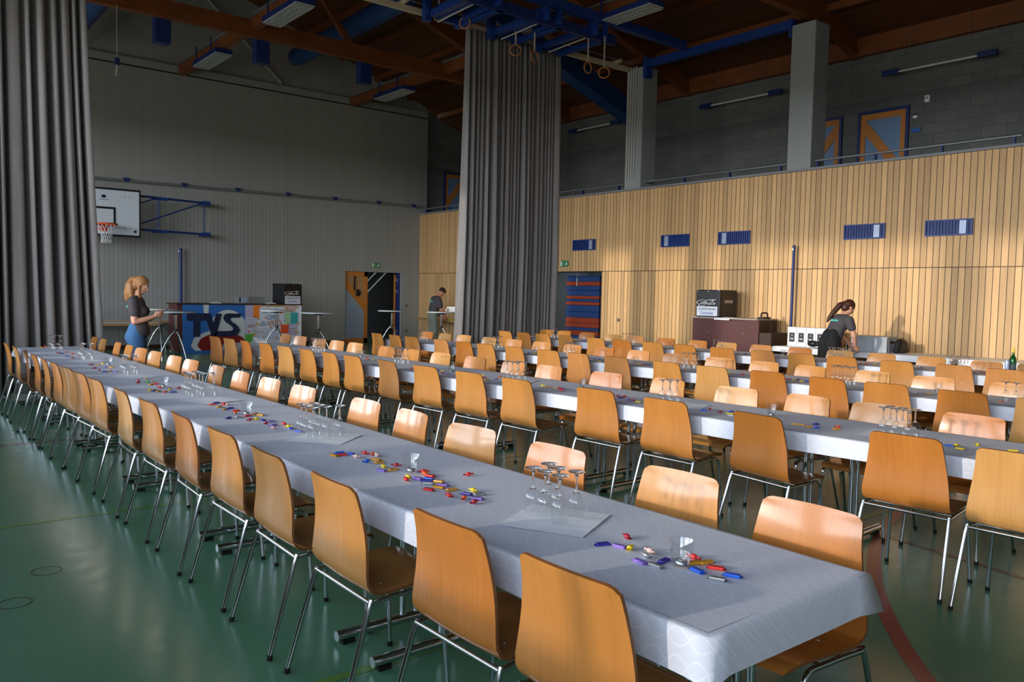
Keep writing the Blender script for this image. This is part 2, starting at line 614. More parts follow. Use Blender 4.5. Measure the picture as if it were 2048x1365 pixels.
# ------------------------------------------------------------------ measured places (metres)
CHAIRS={'T1L':[(1.471,1.589,1.1),(1.474,2.155,0.4),(1.428,2.877,-1.1),(1.431,3.534,-2.1),(1.448,4.172,0.0),(1.444,4.818,-2.6),(1.45,5.525,0.3),(1.45,6.21,-2.2),(1.45,7.005,2.1),(1.45,7.594,2.4),(1.45,8.079,3.3),(1.45,8.688,-0.8),(1.45,9.112,-3.5),(1.45,9.806,-2.8),(1.45,10.223,-10.0),(1.45,11.028,-3.2),(1.45,11.733,-2.1)],
'T1R':[(2.679,1.544,0.3),(2.72,2.169,1.4),(2.664,2.876,0.9),(2.665,3.579,5.2),(2.688,4.221,-5.0),(2.699,4.873,-0.2),(2.67,5.738,1.9),(2.67,6.387,1.0),(2.67,7.009,-1.5),(2.67,7.621,-2.5),(2.67,8.43,2.4),(2.67,8.849,2.5),(2.67,9.626,2.6),(2.67,10.151,3.4),(2.67,10.709,-2.3),(2.67,11.293,-3.2),(2.67,12.042,-2.6),(2.67,12.554,-1.8)],
'T2L':[(4.47,1.50,2.0),(4.50,2.08,2.5),(4.464,3.01,-7.5),(4.5,3.8,0.7),(4.515,4.522,2.3),(4.437,5.41,0.4),(4.415,6.079,2.9),(4.393,6.767,3.5),(4.37,7.496,-3.3),(4.348,8.185,-0.2),(4.331,8.73,-2.6),(4.311,9.339,0.0),(4.292,9.952,1.4),(4.272,10.57,0.8),(4.252,11.202,-3.3),(4.234,11.764,3.0),(4.216,12.324,2.8)],
'T2R':[(5.73,2.184,-3.0),(5.712,2.808,2.9),(5.709,3.359,-8.0),(5.67,3.982,1.3),(5.677,4.693,-4.1),(5.61,5.413,2.5),(5.59,6.245,-1.6),(5.578,6.751,-2.7),(5.561,7.455,-0.6),(5.545,8.137,0.8),(5.529,8.78,-0.7),(5.515,9.363,0.1),(5.493,10.291,2.8),(5.484,10.654,3.1),(5.471,11.228,0.6),(5.453,11.944,3.3),(5.443,12.393,-1.6)],
'T3L':[(7.132,2.235,2.6),(7.149,2.872,-2.0),(7.183,3.515,1.6),(7.118,4.041,-7.6),(7.193,4.739,0.1),(7.136,5.384,1.1),(7.13,6.01,-2.4),(7.122,6.75,-0.7),(7.116,7.445,-2.4),(7.11,8.008,4.0),(7.103,8.713,-1.3),(7.096,9.382,-0.2),(7.091,9.874,0.3),(7.085,10.497,-1.8),(7.076,11.357,1.0),(7.072,11.834,-3.6),(7.066,12.449,-3.7)],
'T3R':[(8.319,2.895,3.4),(8.297,3.552,1.1),(8.316,4.174,-8.0),(8.278,4.829,-8.0),(8.305,5.474,-2.1),(8.299,6.109,0.9),(8.292,6.784,2.1),(8.286,7.414,-2.2),(8.279,8.053,-3.5),(8.273,8.693,-3.2),(8.266,9.388,3.2),(8.259,10.052,0.5),(8.253,10.702,-1.4),(8.246,11.412,2.0),(8.24,11.972,-1.2),(8.235,12.549,-1.8)],
'T4L':[(10.026,3.543,3.3),(10.097,4.128,3.1),(10.015,4.799,1.3),(10.041,5.504,3.7),(10.03,6.085,-1.7),(10.019,6.714,-3.9),(10.007,7.371,3.7),(9.995,8.062,1.9),(9.984,8.686,3.6),(9.971,9.372,3.2),(9.96,9.973,1.6),(9.947,10.734,-3.7),(9.936,11.344,-0.3),(9.926,11.886,-2.6),(9.916,12.435,-1.4)],
'T4R':[(11.196,3.623,-5.5),(11.193,4.149,-8.0),(11.258,4.826,-8.0),(11.238,5.537,-1.3),(11.235,6.158,3.7),(11.233,6.801,-0.9),(11.23,7.482,-2.9),(11.227,8.133,-0.4),(11.225,8.721,-2.5),(11.222,9.422,-1.7),(11.22,10.12,2.5),(11.217,10.711,1.0),(11.214,11.412,3.5),(11.212,12.029,-0.7),(11.21,12.586,2.2)]}
GLASSES={'T1':[(2.041,2.235,6),(2.04,4.291,7),(2.04,6.396,7),(2.04,8.297,5),(2.04,10.135,5),(2.04,11.876,5)],
'T2':[(5.035,2.356,6),(5.06,4.205,4),(5.004,6.079,5),(4.953,8.131,6),(4.896,10.188,5),(4.855,12.067,6)],
'T3':[(7.631,2.545,3),(7.729,4.196,6),(7.71,6.103,5),(7.69,8.165,4),(7.675,9.807,5),(7.655,11.849,4)],
'T4':[(10.653,4.283,5),(10.635,5.897,6),(10.615,7.842,5),(10.595,9.782,5),(10.575,11.705,4)]}
TEALIGHTS={'T1':[(2.0,1.594),(2.009,3.195),(2.024,5.275),(2.007,7.076),(2.085,9.303)],
'T2':[(5.136,3.323),(5.11,5.261),(4.922,7.063),(5.013,9.199),(4.868,11.031),(4.848,12.37)],
'T3':[(7.936,3.37),(7.624,6.898),(7.673,8.882)],
'T4':[(10.823,6.849),(10.732,8.911),(10.412,12.138)]}
SWEETS={'T1':[("n","b",1.955,1.893,-19),("l","b",1.984,1.843,-79),("c","t",2.077,1.895,-112),("y","t",1.991,1.802,24),("w","t",2.022,1.742,-102),("s","t",1.977,1.719,-107),("l","b",1.923,1.697,-93),("s","b",1.935,1.642,-88),("n","b",1.991,1.656,10),("r","t",2.092,1.618,-88),("g","b",2.09,1.567,-8),("g","b",2.058,1.586,-19),("r","b",2.073,1.515,-63),("b","b",2.005,1.536,-100),("b","b",2.057,1.444,-65),("s","b",1.994,1.452,-67),("g","b",1.887,3.736,-77),("b","b",1.942,3.782,-6),("r","b",1.931,3.727,-19),("b","b",1.976,3.725,-75),("w","t",1.959,3.635,-71),("r","t",2.039,3.69,-72),("o","t",2.061,3.65,-116),("w","t",2.064,3.613,-95),("g","b",2.014,3.534,-54),("b","t",1.946,3.504,20),("g","b",1.993,3.46,3),("y","t",1.954,3.353,-99),("l","b",1.911,3.3,-69),("g","b",1.964,3.282,4),("c","t",2.022,3.349,-55),("y","t",1.936,3.103,-101),("r","t",1.903,3.067,-100),("l","b",1.958,3.062,-72),("r","t",2.055,3.159,-12),("o","t",2.033,3.113,-93),("r","b",2.037,3.077,-75),("b","b",1.999,3.028,-63),("n","b",1.973,2.999,-34),("s","b",1.949,2.96,-44),("g","b",2.007,2.962,-67),("l","b",1.985,2.897,-57),("g","b",1.947,2.873,-60),("r","b",1.891,2.865,-71),("g","b",1.969,2.807,-6),("r","t",1.898,2.723,-89),("n","b",1.978,2.709,-67),("y","t",2.031,2.736,-87),("s","b",2.016,2.673,-8),("o","t",1.924,2.653,36),("l","b",1.967,2.623,-54),("c","t",1.919,2.576,19),("r","t",2.191,2.99,-5),("o","b",1.995,5.854,2),("n","b",2.049,5.933,8),("g","b",1.996,5.712,31),("r","t",2.062,5.809,141),("w","t",2.076,5.778,65),("g","b",1.985,5.579,52),("n","b",2.036,5.61,17),("r","b",2.029,5.474,177),("o","t",1.982,5.364,76),("n","b",1.872,5.193,37),("s","b",1.941,5.192,11),("r","b",2.009,5.215,10),("g","b",2.083,5.27,30),("g","b",2.093,5.206,122),("c","t",1.95,5.029,27),("y","t",2.001,5.045,7),("n","b",2.025,4.999,88),("c","t",1.989,4.856,45),("l","b",2.048,4.917,180),("l","b",2.003,4.778,22),("r","t",2.07,4.776,95),("y","t",2.054,4.673,139),("b","b",2.043,4.61,74),("w","t",1.954,4.666,178),("b","b",2.039,4.491,-70),("r","t",1.954,7.644,86),("r","t",1.912,7.481,44),("y","t",2.054,7.771,74),("v","t",1.987,7.468,7),("g","b",2.052,7.549,76),("g","b",1.969,7.304,45),("r","t",2.012,7.297,160),("r","t",1.966,7.035,150),("n","b",2.014,6.95,90),("y","t",1.846,6.882,6),("n","b",1.88,6.876,46),("g","b",1.894,6.818,44),("r","t",1.917,6.709,37),("y","t",1.993,6.86,42),("n","b",1.976,6.7,157),("c","t",2.082,6.912,26),("c","b",1.945,9.433,9),("g","b",1.999,9.381,167),("y","t",2.069,9.475,102),("c","t",1.881,8.982,178),("r","t",1.878,8.751,73),("n","b",1.905,8.636,162),("g","b",1.959,8.71,118),("l","b",1.995,8.626,142),("g","b",2.05,9.03,134),("l","b",2.017,9.127,89),("c","b",1.956,11.249,17),("b","b",1.971,11.119,38),("c","b",2.059,11.331,157),("n","b",1.947,10.665,162),("r","t",2.065,10.988,166),("c","b",1.957,10.416,61),("g","b",1.943,12.277,118),("r","t",2.008,12.425,144)],
'T2':[("y","t",4.9,5.559,116),("g","b",4.879,5.462,147),("g","b",4.897,5.379,95),("c","t",4.897,5.324,118),("r","t",4.808,5.208,123),("l","b",4.942,5.328,48),("o","t",5.046,4.855,166),("g","b",4.967,4.758,172),("c","t",4.95,4.663,13),("n","b",4.919,4.609,175),("r","t",4.972,4.614,173),("l","b",4.863,4.465,-3),("c","b",4.886,4.44,-88),("y","b",4.847,4.347,-60),("y","t",4.965,6.573,120),("r","b",4.863,6.397,8),("g","b",4.768,6.228,162),("l","b",4.896,6.261,23),("o","t",5.044,6.38,174),("b","b",4.922,3.76,-65),("c","t",4.996,3.761,24),("c","t",4.936,3.621,-6),("b","b",5.051,3.61,-6),("y","b",4.954,3.554,-61),("s","b",4.882,3.488,-87),("g","b",4.921,3.004,-60),("g","b",4.939,2.969,-58),("g","b",4.905,2.884,-32),("n","t",5.02,2.906,-32),("b","b",4.916,2.843,-11),("g","b",4.97,2.734,-23),("o","t",5.054,2.768,-32),("b","b",5.005,2.041,-60),("y","t",5.022,2.011,-11),("y","b",4.95,1.96,-87),("y","b",5.151,1.754,-48),("y","t",5.154,1.944,-6),("c","t",4.995,9.039,120),("o","t",4.854,8.741,11),("y","t",4.884,8.657,30),("r","b",4.745,7.566,114),("n","b",4.862,7.212,102),("y","b",4.882,7.185,134),("r","b",4.765,6.982,167),("l","b",4.762,6.898,39)],
'T3':[("c","b",7.652,7.743,1),("n","b",7.641,7.635,166),("b","b",7.627,7.539,2),("y","b",7.38,7.298,158),("n","b",7.586,7.431,21),("y","b",7.581,6.796,146),("c","b",7.56,6.701,141),("n","b",7.599,6.667,158),("r","b",7.655,8.376,99),("y","t",7.607,5.483,158),("l","b",7.654,5.397,36),("r","t",7.605,5.302,121),("b","b",7.543,8.881,60),("y","t",7.486,8.675,161),("n","b",7.553,10.821,139),("r","t",7.697,4.848,85),("c","b",7.652,4.776,95),("y","b",7.626,4.68,5),("n","t",7.679,4.668,6),("y","b",7.565,4.555,107),("b","b",7.64,4.554,88),("s","b",7.637,3.442,-82),("g","b",7.67,3.331,-52),("o","b",7.634,2.71,-78)],
'T4':[("y","t",10.427,10.955,156),("l","b",10.362,10.666,109),("l","b",10.424,10.12,25),("s","b",10.442,8.801,65),("l","b",10.459,7.406,138),("n","b",10.522,7.293,94),("l","b",10.504,6.793,2),("n","b",10.583,6.78,151),("l","b",10.416,6.08,149),("r","t",10.429,5.433,15),("r","t",10.458,5.37,98),("y","t",10.569,5.304,69),("r","b",10.522,4.8,142),("l","b",10.478,4.7,56),("n","b",10.619,4.724,42),("r","t",10.621,4.015,-14),("o","t",10.564,3.944,-48),("c","b",10.554,4.059,-27)]}
# ------------------------------------------------------------------ the hall
YF, XW, XB = 22.0, 14.04, 16.0          # far wall, wooden wall, gallery back wall
RIDGE_X, EAVE_SLOPE = 6.0, 0.337
def roof_z(x):
    return 7.42 + EAVE_SLOPE * (14.28 - x) if x >= RIDGE_X else 7.42 + EAVE_SLOPE * (14.28 - RIDGE_X) - EAVE_SLOPE * (RIDGE_X - x)

struct(B('floor_green').box(-2.3, 17.2, -5.2, 26, -0.2, 0.0).obj('floor'))
w = B('concrete')
w.box(WX - 0.3, WX, -5.2, YF, 0, SILL)
w.box(WX - 0.3, WX, -5.2, YF, HEAD, roof_z(WX) + 0.1)
edges = [-5.2] + [e for b_ in BAYS for e in b_] + [YF]
for k in range(0, len(edges), 2):
    w.box(WX - 0.3, WX, edges[k], edges[k + 1], SILL, HEAD)
struct(w.obj('wall_left'))
for k, (y0, y1) in enumerate(BAYS):
    f = B('steel_grey')
    for yy in (y0 + 0.03, (y0 + y1) / 2, y1 - 0.03):
        f.box(WX - 0.2, WX - 0.12, yy - 0.03, yy + 0.03, SILL, HEAD)
    for zz in (SILL + 0.03, 3.4, HEAD - 0.03):
        f.box(WX - 0.2, WX - 0.12, y0, y1, zz - 0.03, zz + 0.03)
    struct(f.obj('window_%d' % (k + 1)))
struct(B('concrete').box(-2.3, 17.2, -5.4, -5.2, 0, 10.4).obj('wall_near'))

# far wall: grooved boards below, plain panels above, a doorway, gable up to the roof
D0, D1, DH = 11.44, 13.42, 2.17
fw = MB()
fw.mt('grey_boards')
fw.box(-2.3, D0, YF, YF + 0.25, 0, 3.97).box(D1, 14.29, YF, YF + 0.25, 0, 3.97).box(D0, D1, YF, YF + 0.25, DH, 3.97)
fw.mt('grey_panels')
fw.box(-2.3, 14.29, YF, YF + 0.25, 3.97, 7.06)
fw.mt('dark_void').box(-2.3, 14.29, YF + 0.03, YF + 0.25, 7.06, 7.10)
fw.mt('grey_panels').box(-2.3, 14.29, YF, YF + 0.25, 7.10, 7.29)
gable = [(-2.3, 7.29), (14.29, 7.29), (14.29, roof_z(14.29)), (RIDGE_X, roof_z(RIDGE_X)), (-2.3, roof_z(-2.3))]
GM = Matrix(((1, 0, 0, 0), (0, 0, -1, YF + 0.25), (0, 1, 0, 0), (0, 0, 0, 1)))
fw.prism(gable, 0.0, 0.21, GM)
struct(fw.obj('wall_far'))
struct(B('dark_brown').box(-1.9, D0, YF - 0.03, YF, 0, 0.1).box(D1, 13.9, YF - 0.03, YF, 0, 0.1).obj('baseboard_far'))
struct(B('steel_grey').box(-2.0, 14.29, YF - 0.035, YF + 0.03, 7.265, 7.295).obj('trim_1'))
t2 = B('grey_panels')
t2.tube([(7.39, YF - 0.05, 9.12), (9.40, YF - 0.05, 7.32)], 0.05)
t2.tube([(10.35, YF - 0.05, 8.30), (9.50, YF - 0.05, 7.34)], 0.02)
t2.tube([(4.5, YF - 0.05, 7.4), (5.6, YF - 0.05, 8.5)], 0.02)
struct(t2.obj('trim_2'))

# dark corridor behind the far door
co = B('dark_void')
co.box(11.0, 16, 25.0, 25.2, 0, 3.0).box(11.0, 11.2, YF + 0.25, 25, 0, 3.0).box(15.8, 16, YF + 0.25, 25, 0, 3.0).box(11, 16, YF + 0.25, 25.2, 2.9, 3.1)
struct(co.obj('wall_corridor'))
sr = B('steel_grey').tube([(12.1, 24.4, 0.6), (14.2, 24.4, 2.6)], 0.05).tube([(12.6, 24.6, 0.6), (14.7, 24.6, 2.6)], 0.05)
struct(sr.obj('trim_3'))

# wooden wall with the storage opening, and the parapet coping
S0, S1, SH = 13.87, 16.6, 2.18
ww = B('wood_wall')
ww.box(XW, XW + 0.16, -5.2, S0, 0, 4.03).box(XW, XW + 0.16, S1, YF, 0, 4.03).box(XW, XW + 0.16, S0, S1, SH, 4.03)
struct(ww.obj('wall_right'))
struct(B('coping_grey').box(XW - 0.05, XW + 0.2, -5.2, YF, 4.03, 4.075, 0.006).obj('trim_4'))
sto = B('concrete')
sto.box(16.9, 17.1, S0 - 1.2, S1 + 1.2, 0, 3.2).box(XW + 0.16, 17, S0 - 1.3, S0 - 1.2, 0, 3.2).box(XW + 0.16, 17, S1 + 0.6, S1 + 0.7, 0, 3.2)
sto.mt('dark_void').box(XW + 0.05, XW + 0.16, S0, S1, SH - 0.02, SH + 0.02)
struct(sto.obj('wall_storage'))
struct(B('concrete').box(XW + 0.16, 16.25, -5.2, YF + 0.5, 3.1, 3.3).obj('floor_gallery'))
struct(B('block_wall').box(XB, XB + 0.25, -5.2, YF + 0.5, 3.3, 7.2).obj('wall_gallery'))
struct(B('block_wall').box(14.29, 16.25, YF + 0.3, YF + 0.5, 3.3, 7.4).obj('wall_gallery_end'))

# pillars on the gallery edge
for k, y0 in enumerate((4.22, 8.47, 12.72, 16.97)):
    p = B('concrete').box(XW, XW + 0.49, y0, y0 + 0.5, 4.03, 6.82, 0.02)
    struct(p.obj('pillar_%d' % (k + 1)))

# roof: decking, rafters, purlins, chords
def slope_M(y0):
    return Matrix(((1, 0, 0, 0), (0, 0, -1, y0), (0, 1, 0, 0), (0, 0, 0, 1)))
rd = B('roof_deck')
prof = [(-2.4, roof_z(-2.4)), (RIDGE_X, roof_z(RIDGE_X)), (16.4, roof_z(16.4)), (16.4, roof_z(16.4) + 0.2), (RIDGE_X, roof_z(RIDGE_X) + 0.2), (-2.4, roof_z(-2.4) + 0.2)]
rd.prism(prof, 0, 27.8, slope_M(22.5))
struct(rd.obj('ceiling'))
rf = B('glulam')
TRUSS_Y = [0.2, 4.47, 8.72, 12.97, 17.2]
for y in TRUSS_Y:
    pr = [(-2.2, roof_z(-2.2) - 0.34), (RIDGE_X, roof_z(RIDGE_X) - 0.34), (16.0, roof_z(16.0) - 0.34), (16.0, roof_z(16.0)), (RIDGE_X, roof_z(RIDGE_X)), (-2.2, roof_z(-2.2))]
    rf.prism(pr, -0.09, 0.09, slope_M(y))
struct(rf.obj('roof_rafter_beam'))
pu = B('glulam_long')
x = -1.4
while x < 15.8:
    z = roof_z(x)
    pu.box(x - 0.05, x + 0.05, -5.2, YF, z - 0.14, z - 0.005)
    x += 1.15
struct(pu.obj('roof_purlin_beam'))
struct(B('glulam_long').box(15.86, 16.0, -5.2, YF + 0.3, 6.52, 6.9).obj('wall_plate_beam'))
def chord(y, x1=14.5):
    c = B('glulam').box(-2.0, x1, y - 0.08, y + 0.08, 6.93, 7.27)
    def strut(xa, xb):
        za, zb = 7.2, roof_z(xb) - 0.2
        d = Vector((xb - xa, 0, zb - za)); L_ = d.length; d.normalize()
        n = Vector((-d.z, 0, d.x))
        vs = []
        for e in (0, 1):
            for (a, bb) in ((-1, -1), (1, -1), (1, 1), (-1, 1)):
                q = Vector((xa, y, za)) + d * (L_ * e) + n * 0.06 * a + Vector((0, 0.06 * bb, 0))
                vs.append(q)
        c.add(vs, [(0, 3, 2, 1), (4, 5, 6, 7), (0, 1, 5, 4), (1, 2, 6, 5), (2, 3, 7, 6), (3, 0, 4, 7)])
    strut(9.05, 7.2)
    strut(3.0, 4.85)
    return c
for y in (4.47, 8.72, 17.2):
    struct(chord(y).obj('roof_chord_beam'))
for xx in (6.72, 11.62, 1.72):
    for (y0, y1) in ((17.28, YF), (13.05, 17.12), (8.8, 12.9), (4.55, 8.64)):
        if (xx, y0) == (1.72, 4.55): continue
        cb = B('glulam_long').box(xx - 0.08, xx + 0.08, y0, y1, 7.05, 7.30)
        cb.mt('steel_grey').box(xx - 0.14, xx - 0.08, y0 + 0.02, y1 - 0.02, 7.28, 7.32)
        struct(cb.obj('roof_cross_beam'))

# floor markings (paint films on the floor)
def film(name, mname, pts, width, z=0.0012):
    vs, fs = [], []
    n = len(pts)
    for i, p in enumerate(pts):
        a = Vector(pts[max(0, i - 1)]); c_ = Vector(pts[min(n - 1, i + 1)])
        d = (c_ - a).normalized(); nn = Vector((-d.y, d.x)) * width / 2
        vs += [(p[0] - nn.x, p[1] - nn.y, z), (p[0] + nn.x, p[1] + nn.y, z)]
        if i: fs.append((2 * i - 2, 2 * i, 2 * i + 1, 2 * i - 1))
    return struct(B(mname).add(vs, fs).obj(name))
film('floor_marking', 'line_red', [(-2, 9.33), (13.9, 9.2)], 0.05)
film('floor_marking', 'line_green', [(-2, 6.2), (13.9, 5.95)], 0.05, 0.0014)
film('floor_marking', 'line_green', [(-2, 3.0), (13.9, 2.85)], 0.05, 0.0014)
arc = []
ccx, ccy, cr = 7.5, -3.0, 6.0
for k in range(121):
    a = radians(60 + k * 110 / 120.0)
    arc.append((ccx + cr * cos(a), ccy + cr * sin(a)))
film('floor_marking', 'line_red', arc, 0.08, 0.0016)
film('floor_marking', 'line_brown', [(5.62, 3.2), (5.44, 2.57), (5.22, 1.4), (5.1, 0.8)], 0.05, 0.0018)
for (cx_, cy_) in ((0.81, 5.07), (0.60, 4.64), (3.3, 3.0)):
    circ = [(cx_ + 0.075 * cos(2 * pi * k / 32), cy_ + 0.075 * sin(2 * pi * k / 32)) for k in range(33)]
    film('floor_socket_line', 'line_brown', circ, 0.006, 0.0015)

# doors -------------------------------------------------------------
# far door: blue frame, one glazed leaf closed on the left, the other folded open
dr = B('blue_dark').box(D1 - 0.12, D1 - 0.05, YF + 0.05, YF + 0.25, 0, DH).obj('door_1')
struct(dr)
B('concrete').box(D1 - 0.05, D1 + 0.002, YF - 0.002, YF + 0.25, 0, DH).obj('reveal', dr)
leaf = B('frame_orange').box(D0, 12.24, YF + 0.08, YF + 0.13, DH - 0.14, DH).box(D0, 12.24, YF + 0.08, YF + 0.13, 0, 0.15)
leaf.box(12.12, 12.24, YF + 0.08, YF + 0.13, 0, DH)
leaf.prism([(D0, 1.72), (12.12, 0.98), (12.12, 1.28), (D0, 2.06)], 0, 0.05, Matrix(((1, 0, 0, 0), (0, 0, -1, YF + 0.13), (0, 1, 0, 0), (0, 0, 0, 1))))
lo = leaf.obj('leaf', dr)
B('door_grey_panel').prism([(D0, 0.15), (12.12, 0.15), (12.12, 0.98), (D0, 1.72)], 0, 0.02, Matrix(((1, 0, 0, 0), (0, 0, -1, YF + 0.12), (0, 1, 0, 0), (0, 0, 0, 1)))).obj('panel', lo)
B('wooden_bench').prism([(D0, 2.06), (12.12, 1.28), (12.12, DH - 0.14), (D0, DH - 0.14)], 0, 0.01, Matrix(((1, 0, 0, 0), (0, 0, -1, YF + 0.115), (0, 1, 0, 0), (0, 0, 0, 1)))).obj('glass', lo)
hk = B('black_plastic').sphere((11.9, YF + 0.06, 1.53), (0.09, 0.03, 0.11), 14).box(11.76, 11.8, YF + 0.05, YF + 0.075, 1.6, 2.03)
hk.obj('door_closer', lo)
l2 = B('frame_orange').box(D1 - 0.2, D1 - 0.15, YF + 0.15, YF + 0.19, 0.05, DH - 0.05).obj('leaf', dr)
hg = B('aluminium')
for zz in (0.3, 1.55, 1.9):
    hg.box(D1 - 0.16, D1 - 0.11, YF + 0.1, YF + 0.15, zz, zz + 0.1)
hg.obj('hinge', l2)

def gallery_door(name, u0, u1, z0, z1, face, axis, diag):
    """u along y on the back wall (axis 'x') or along x on the end wall"""
    if axis == 'x':
        M = Matrix(((0, 0, -1, face), (1, 0, 0, 0), (0, 1, 0, 0), (0, 0, 0, 1)))
    else:
        M = Matrix(((1, 0, 0, 0), (0, 0, -1, face), (0, 1, 0, 0), (0, 0, 0, 1)))
    fr = B('blue_dark')
    def rect(mb, a, b_, c_, d_, w0, w1):
        mb.prism([(a, c_), (b_, c_), (b_, d_), (a, d_)], w0, w1, M)
    rect(fr, u0, u0 + 0.06, z0, z1, -0.02, 0.05)
    rect(fr, u1 - 0.06, u1, z0, z1, -0.02, 0.05)
    rect(fr, u0 + 0.06, u1 - 0.06, z1 - 0.06, z1, -0.02, 0.05)
    d = struct(fr.obj(name))
    lf = B('frame_orange')
    a, b_ = u0 + 0.06, u1 - 0.06
    t = z1 - 0.06
    rect(lf, a, a + 0.1, z0, t, 0.0, 0.03)
    rect(lf, b_ - 0.1, b_, z0, t, 0.0, 0.03)
    rect(lf, a + 0.1, b_ - 0.1, t - 0.12, t, 0.0, 0.03)
    ai, bi, ti = a + 0.1, b_ - 0.1, t - 0.12
    hgt = (bi - ai) * 1.25
    if diag > 0:
        lf.prism([(ai, ti - 0.28), (ai, ti), (bi, ti - hgt), (bi, ti - hgt - 0.28)], 0.0, 0.028, M)
    else:
        lf.prism([(bi, ti - 0.28), (bi, ti), (ai, ti - hgt), (ai, ti - hgt - 0.28)], 0.0, 0.028, M)
    lo_ = lf.obj('leaf', d)
    pn = B('door_blue_panel')
    rect(pn, ai, bi, z0, ti, 0.0, 0.012)
    pn.obj('panel', lo_)
    return d
gallery_door('door_2', 7.57, 8.60, 3.3, 5.41, XB, 'x', -1)
gallery_door('door_3', 8.94, 9.97, 3.3, 5.41, XB, 'x', 1)
gallery_door('door_4', 15.12, 15.98, 3.3, 5.54, YF + 0.3, 'y', -1)
# ------------------------------------------------------------------ chairs
def chair_profile():
    """(x, z, half width) from the front edge of the seat to the top of the back"""
    return [(0.232, 0.430, 0.185), (0.226, 0.443, 0.198), (0.205, 0.452, 0.207), (0.17, 0.456, 0.212), (0.11, 0.455, 0.216), (0.04, 0.450, 0.221),
            (-0.03, 0.445, 0.226), (-0.09, 0.443, 0.231), (-0.125, 0.446, 0.235), (-0.152, 0.456, 0.238), (-0.172, 0.472, 0.24),
            (-0.184, 0.495, 0.24), (-0.189, 0.53, 0.238), (-0.188, 0.58, 0.232), (-0.188, 0.63, 0.225), (-0.191, 0.68, 0.217),
            (-0.198, 0.73, 0.209), (-0.208, 0.78, 0.202), (-0.218, 0.82, 0.197), (-0.2235, 0.838, 0.194), (-0.2265, 0.850, 0.1885), (-0.2285, 0.858, 0.179), (-0.2300, 0.863, 0.160)]
PROF = chair_profile()
SPLIT_ROW = 9
def shell_rows():
    nx = 11
    rows, nrm = [], []
    for i, (x, z, hw) in enumerate(PROF):
        a = PROF[max(0, i - 1)]; c = PROF[min(len(PROF) - 1, i + 1)]
        t = Vector((c[0] - a[0], 0, c[1] - a[1])).normalized()
        n = Vector((t.z, 0, -t.x))            # towards the sitter
        if n.x < 0 and z > 0.5: n = -n
        k = min(1.0, max(0.0, (z - 0.5) / 0.3))
        row = []
        for j in range(nx):
            s = -1 + 2 * j / (nx - 1)
            y = s * hw
            crv = 0.018 * (0.35 + 0.65 * k) * (y / 0.2) ** 2 if z > 0.46 else 0.004 * (y / 0.2) ** 2
            dz = -0.008 * (y / 0.2) ** 2 if i >= len(PROF) - 3 else 0.0
            off = n * crv
            row.append(Vector((x + off.x, y, z + off.z + dz)))
        rows.append(row)
        nrm.append(n)
    return rows, nrm
def shell_part(i0, i1, cap0, cap1, mname):
    rows, nrm = shell_rows()
    th = 0.0055
    nx = len(rows[0])
    mb = B(mname)
    vs, fs = [], []
    n = i1 - i0 + 1
    for side in (1, -1):
        for i in range(i0, i1 + 1):
            for p in rows[i]:
                vs.append(p + nrm[i] * th * side)
    def idx(s, i, j): return (0 if s > 0 else n * nx) + i * nx + j
    up = Vector((rows[i0 + 1][0] - rows[i0][0])).cross(rows[i0][1] - rows[i0][0]).dot(nrm[i0]) > 0
    for s in (1, -1):
        for i in range(n - 1):
            for j in range(nx - 1):
                q = (idx(s, i, j), idx(s, i + 1, j), idx(s, i + 1, j + 1), idx(s, i, j + 1))
                fs.append(q if (s > 0) == up else q[::-1])
    mb.add(vs, fs, True)
    mb.mt('beech_edge')
    ef = []
    for i in range(n - 1):
        for j, fl in ((0, False), (nx - 1, True)):
            q = (idx(1, i, j), idx(-1, i, j), idx(-1, i + 1, j), idx(1, i + 1, j))
            ef.append(q if fl == up else q[::-1])
    for (row, do) in ((0, cap0), (n - 1, cap1)):
        if do:
            for j in range(nx - 1):
                q = (idx(1, row, j), idx(1, row, j + 1), idx(-1, row, j + 1), idx(-1, row, j))
                ef.append(q)
    mb.add(vs, ef, False)
    return mb

def arc_pts(c, r, a0, a1, n, e1, e2):
    return [Vector(c) + Vector(e1) * (r * cos(a0 + (a1 - a0) * k / n)) + Vector(e2) * (r * sin(a0 + (a1 - a0) * k / n)) for k in range(n + 1)]

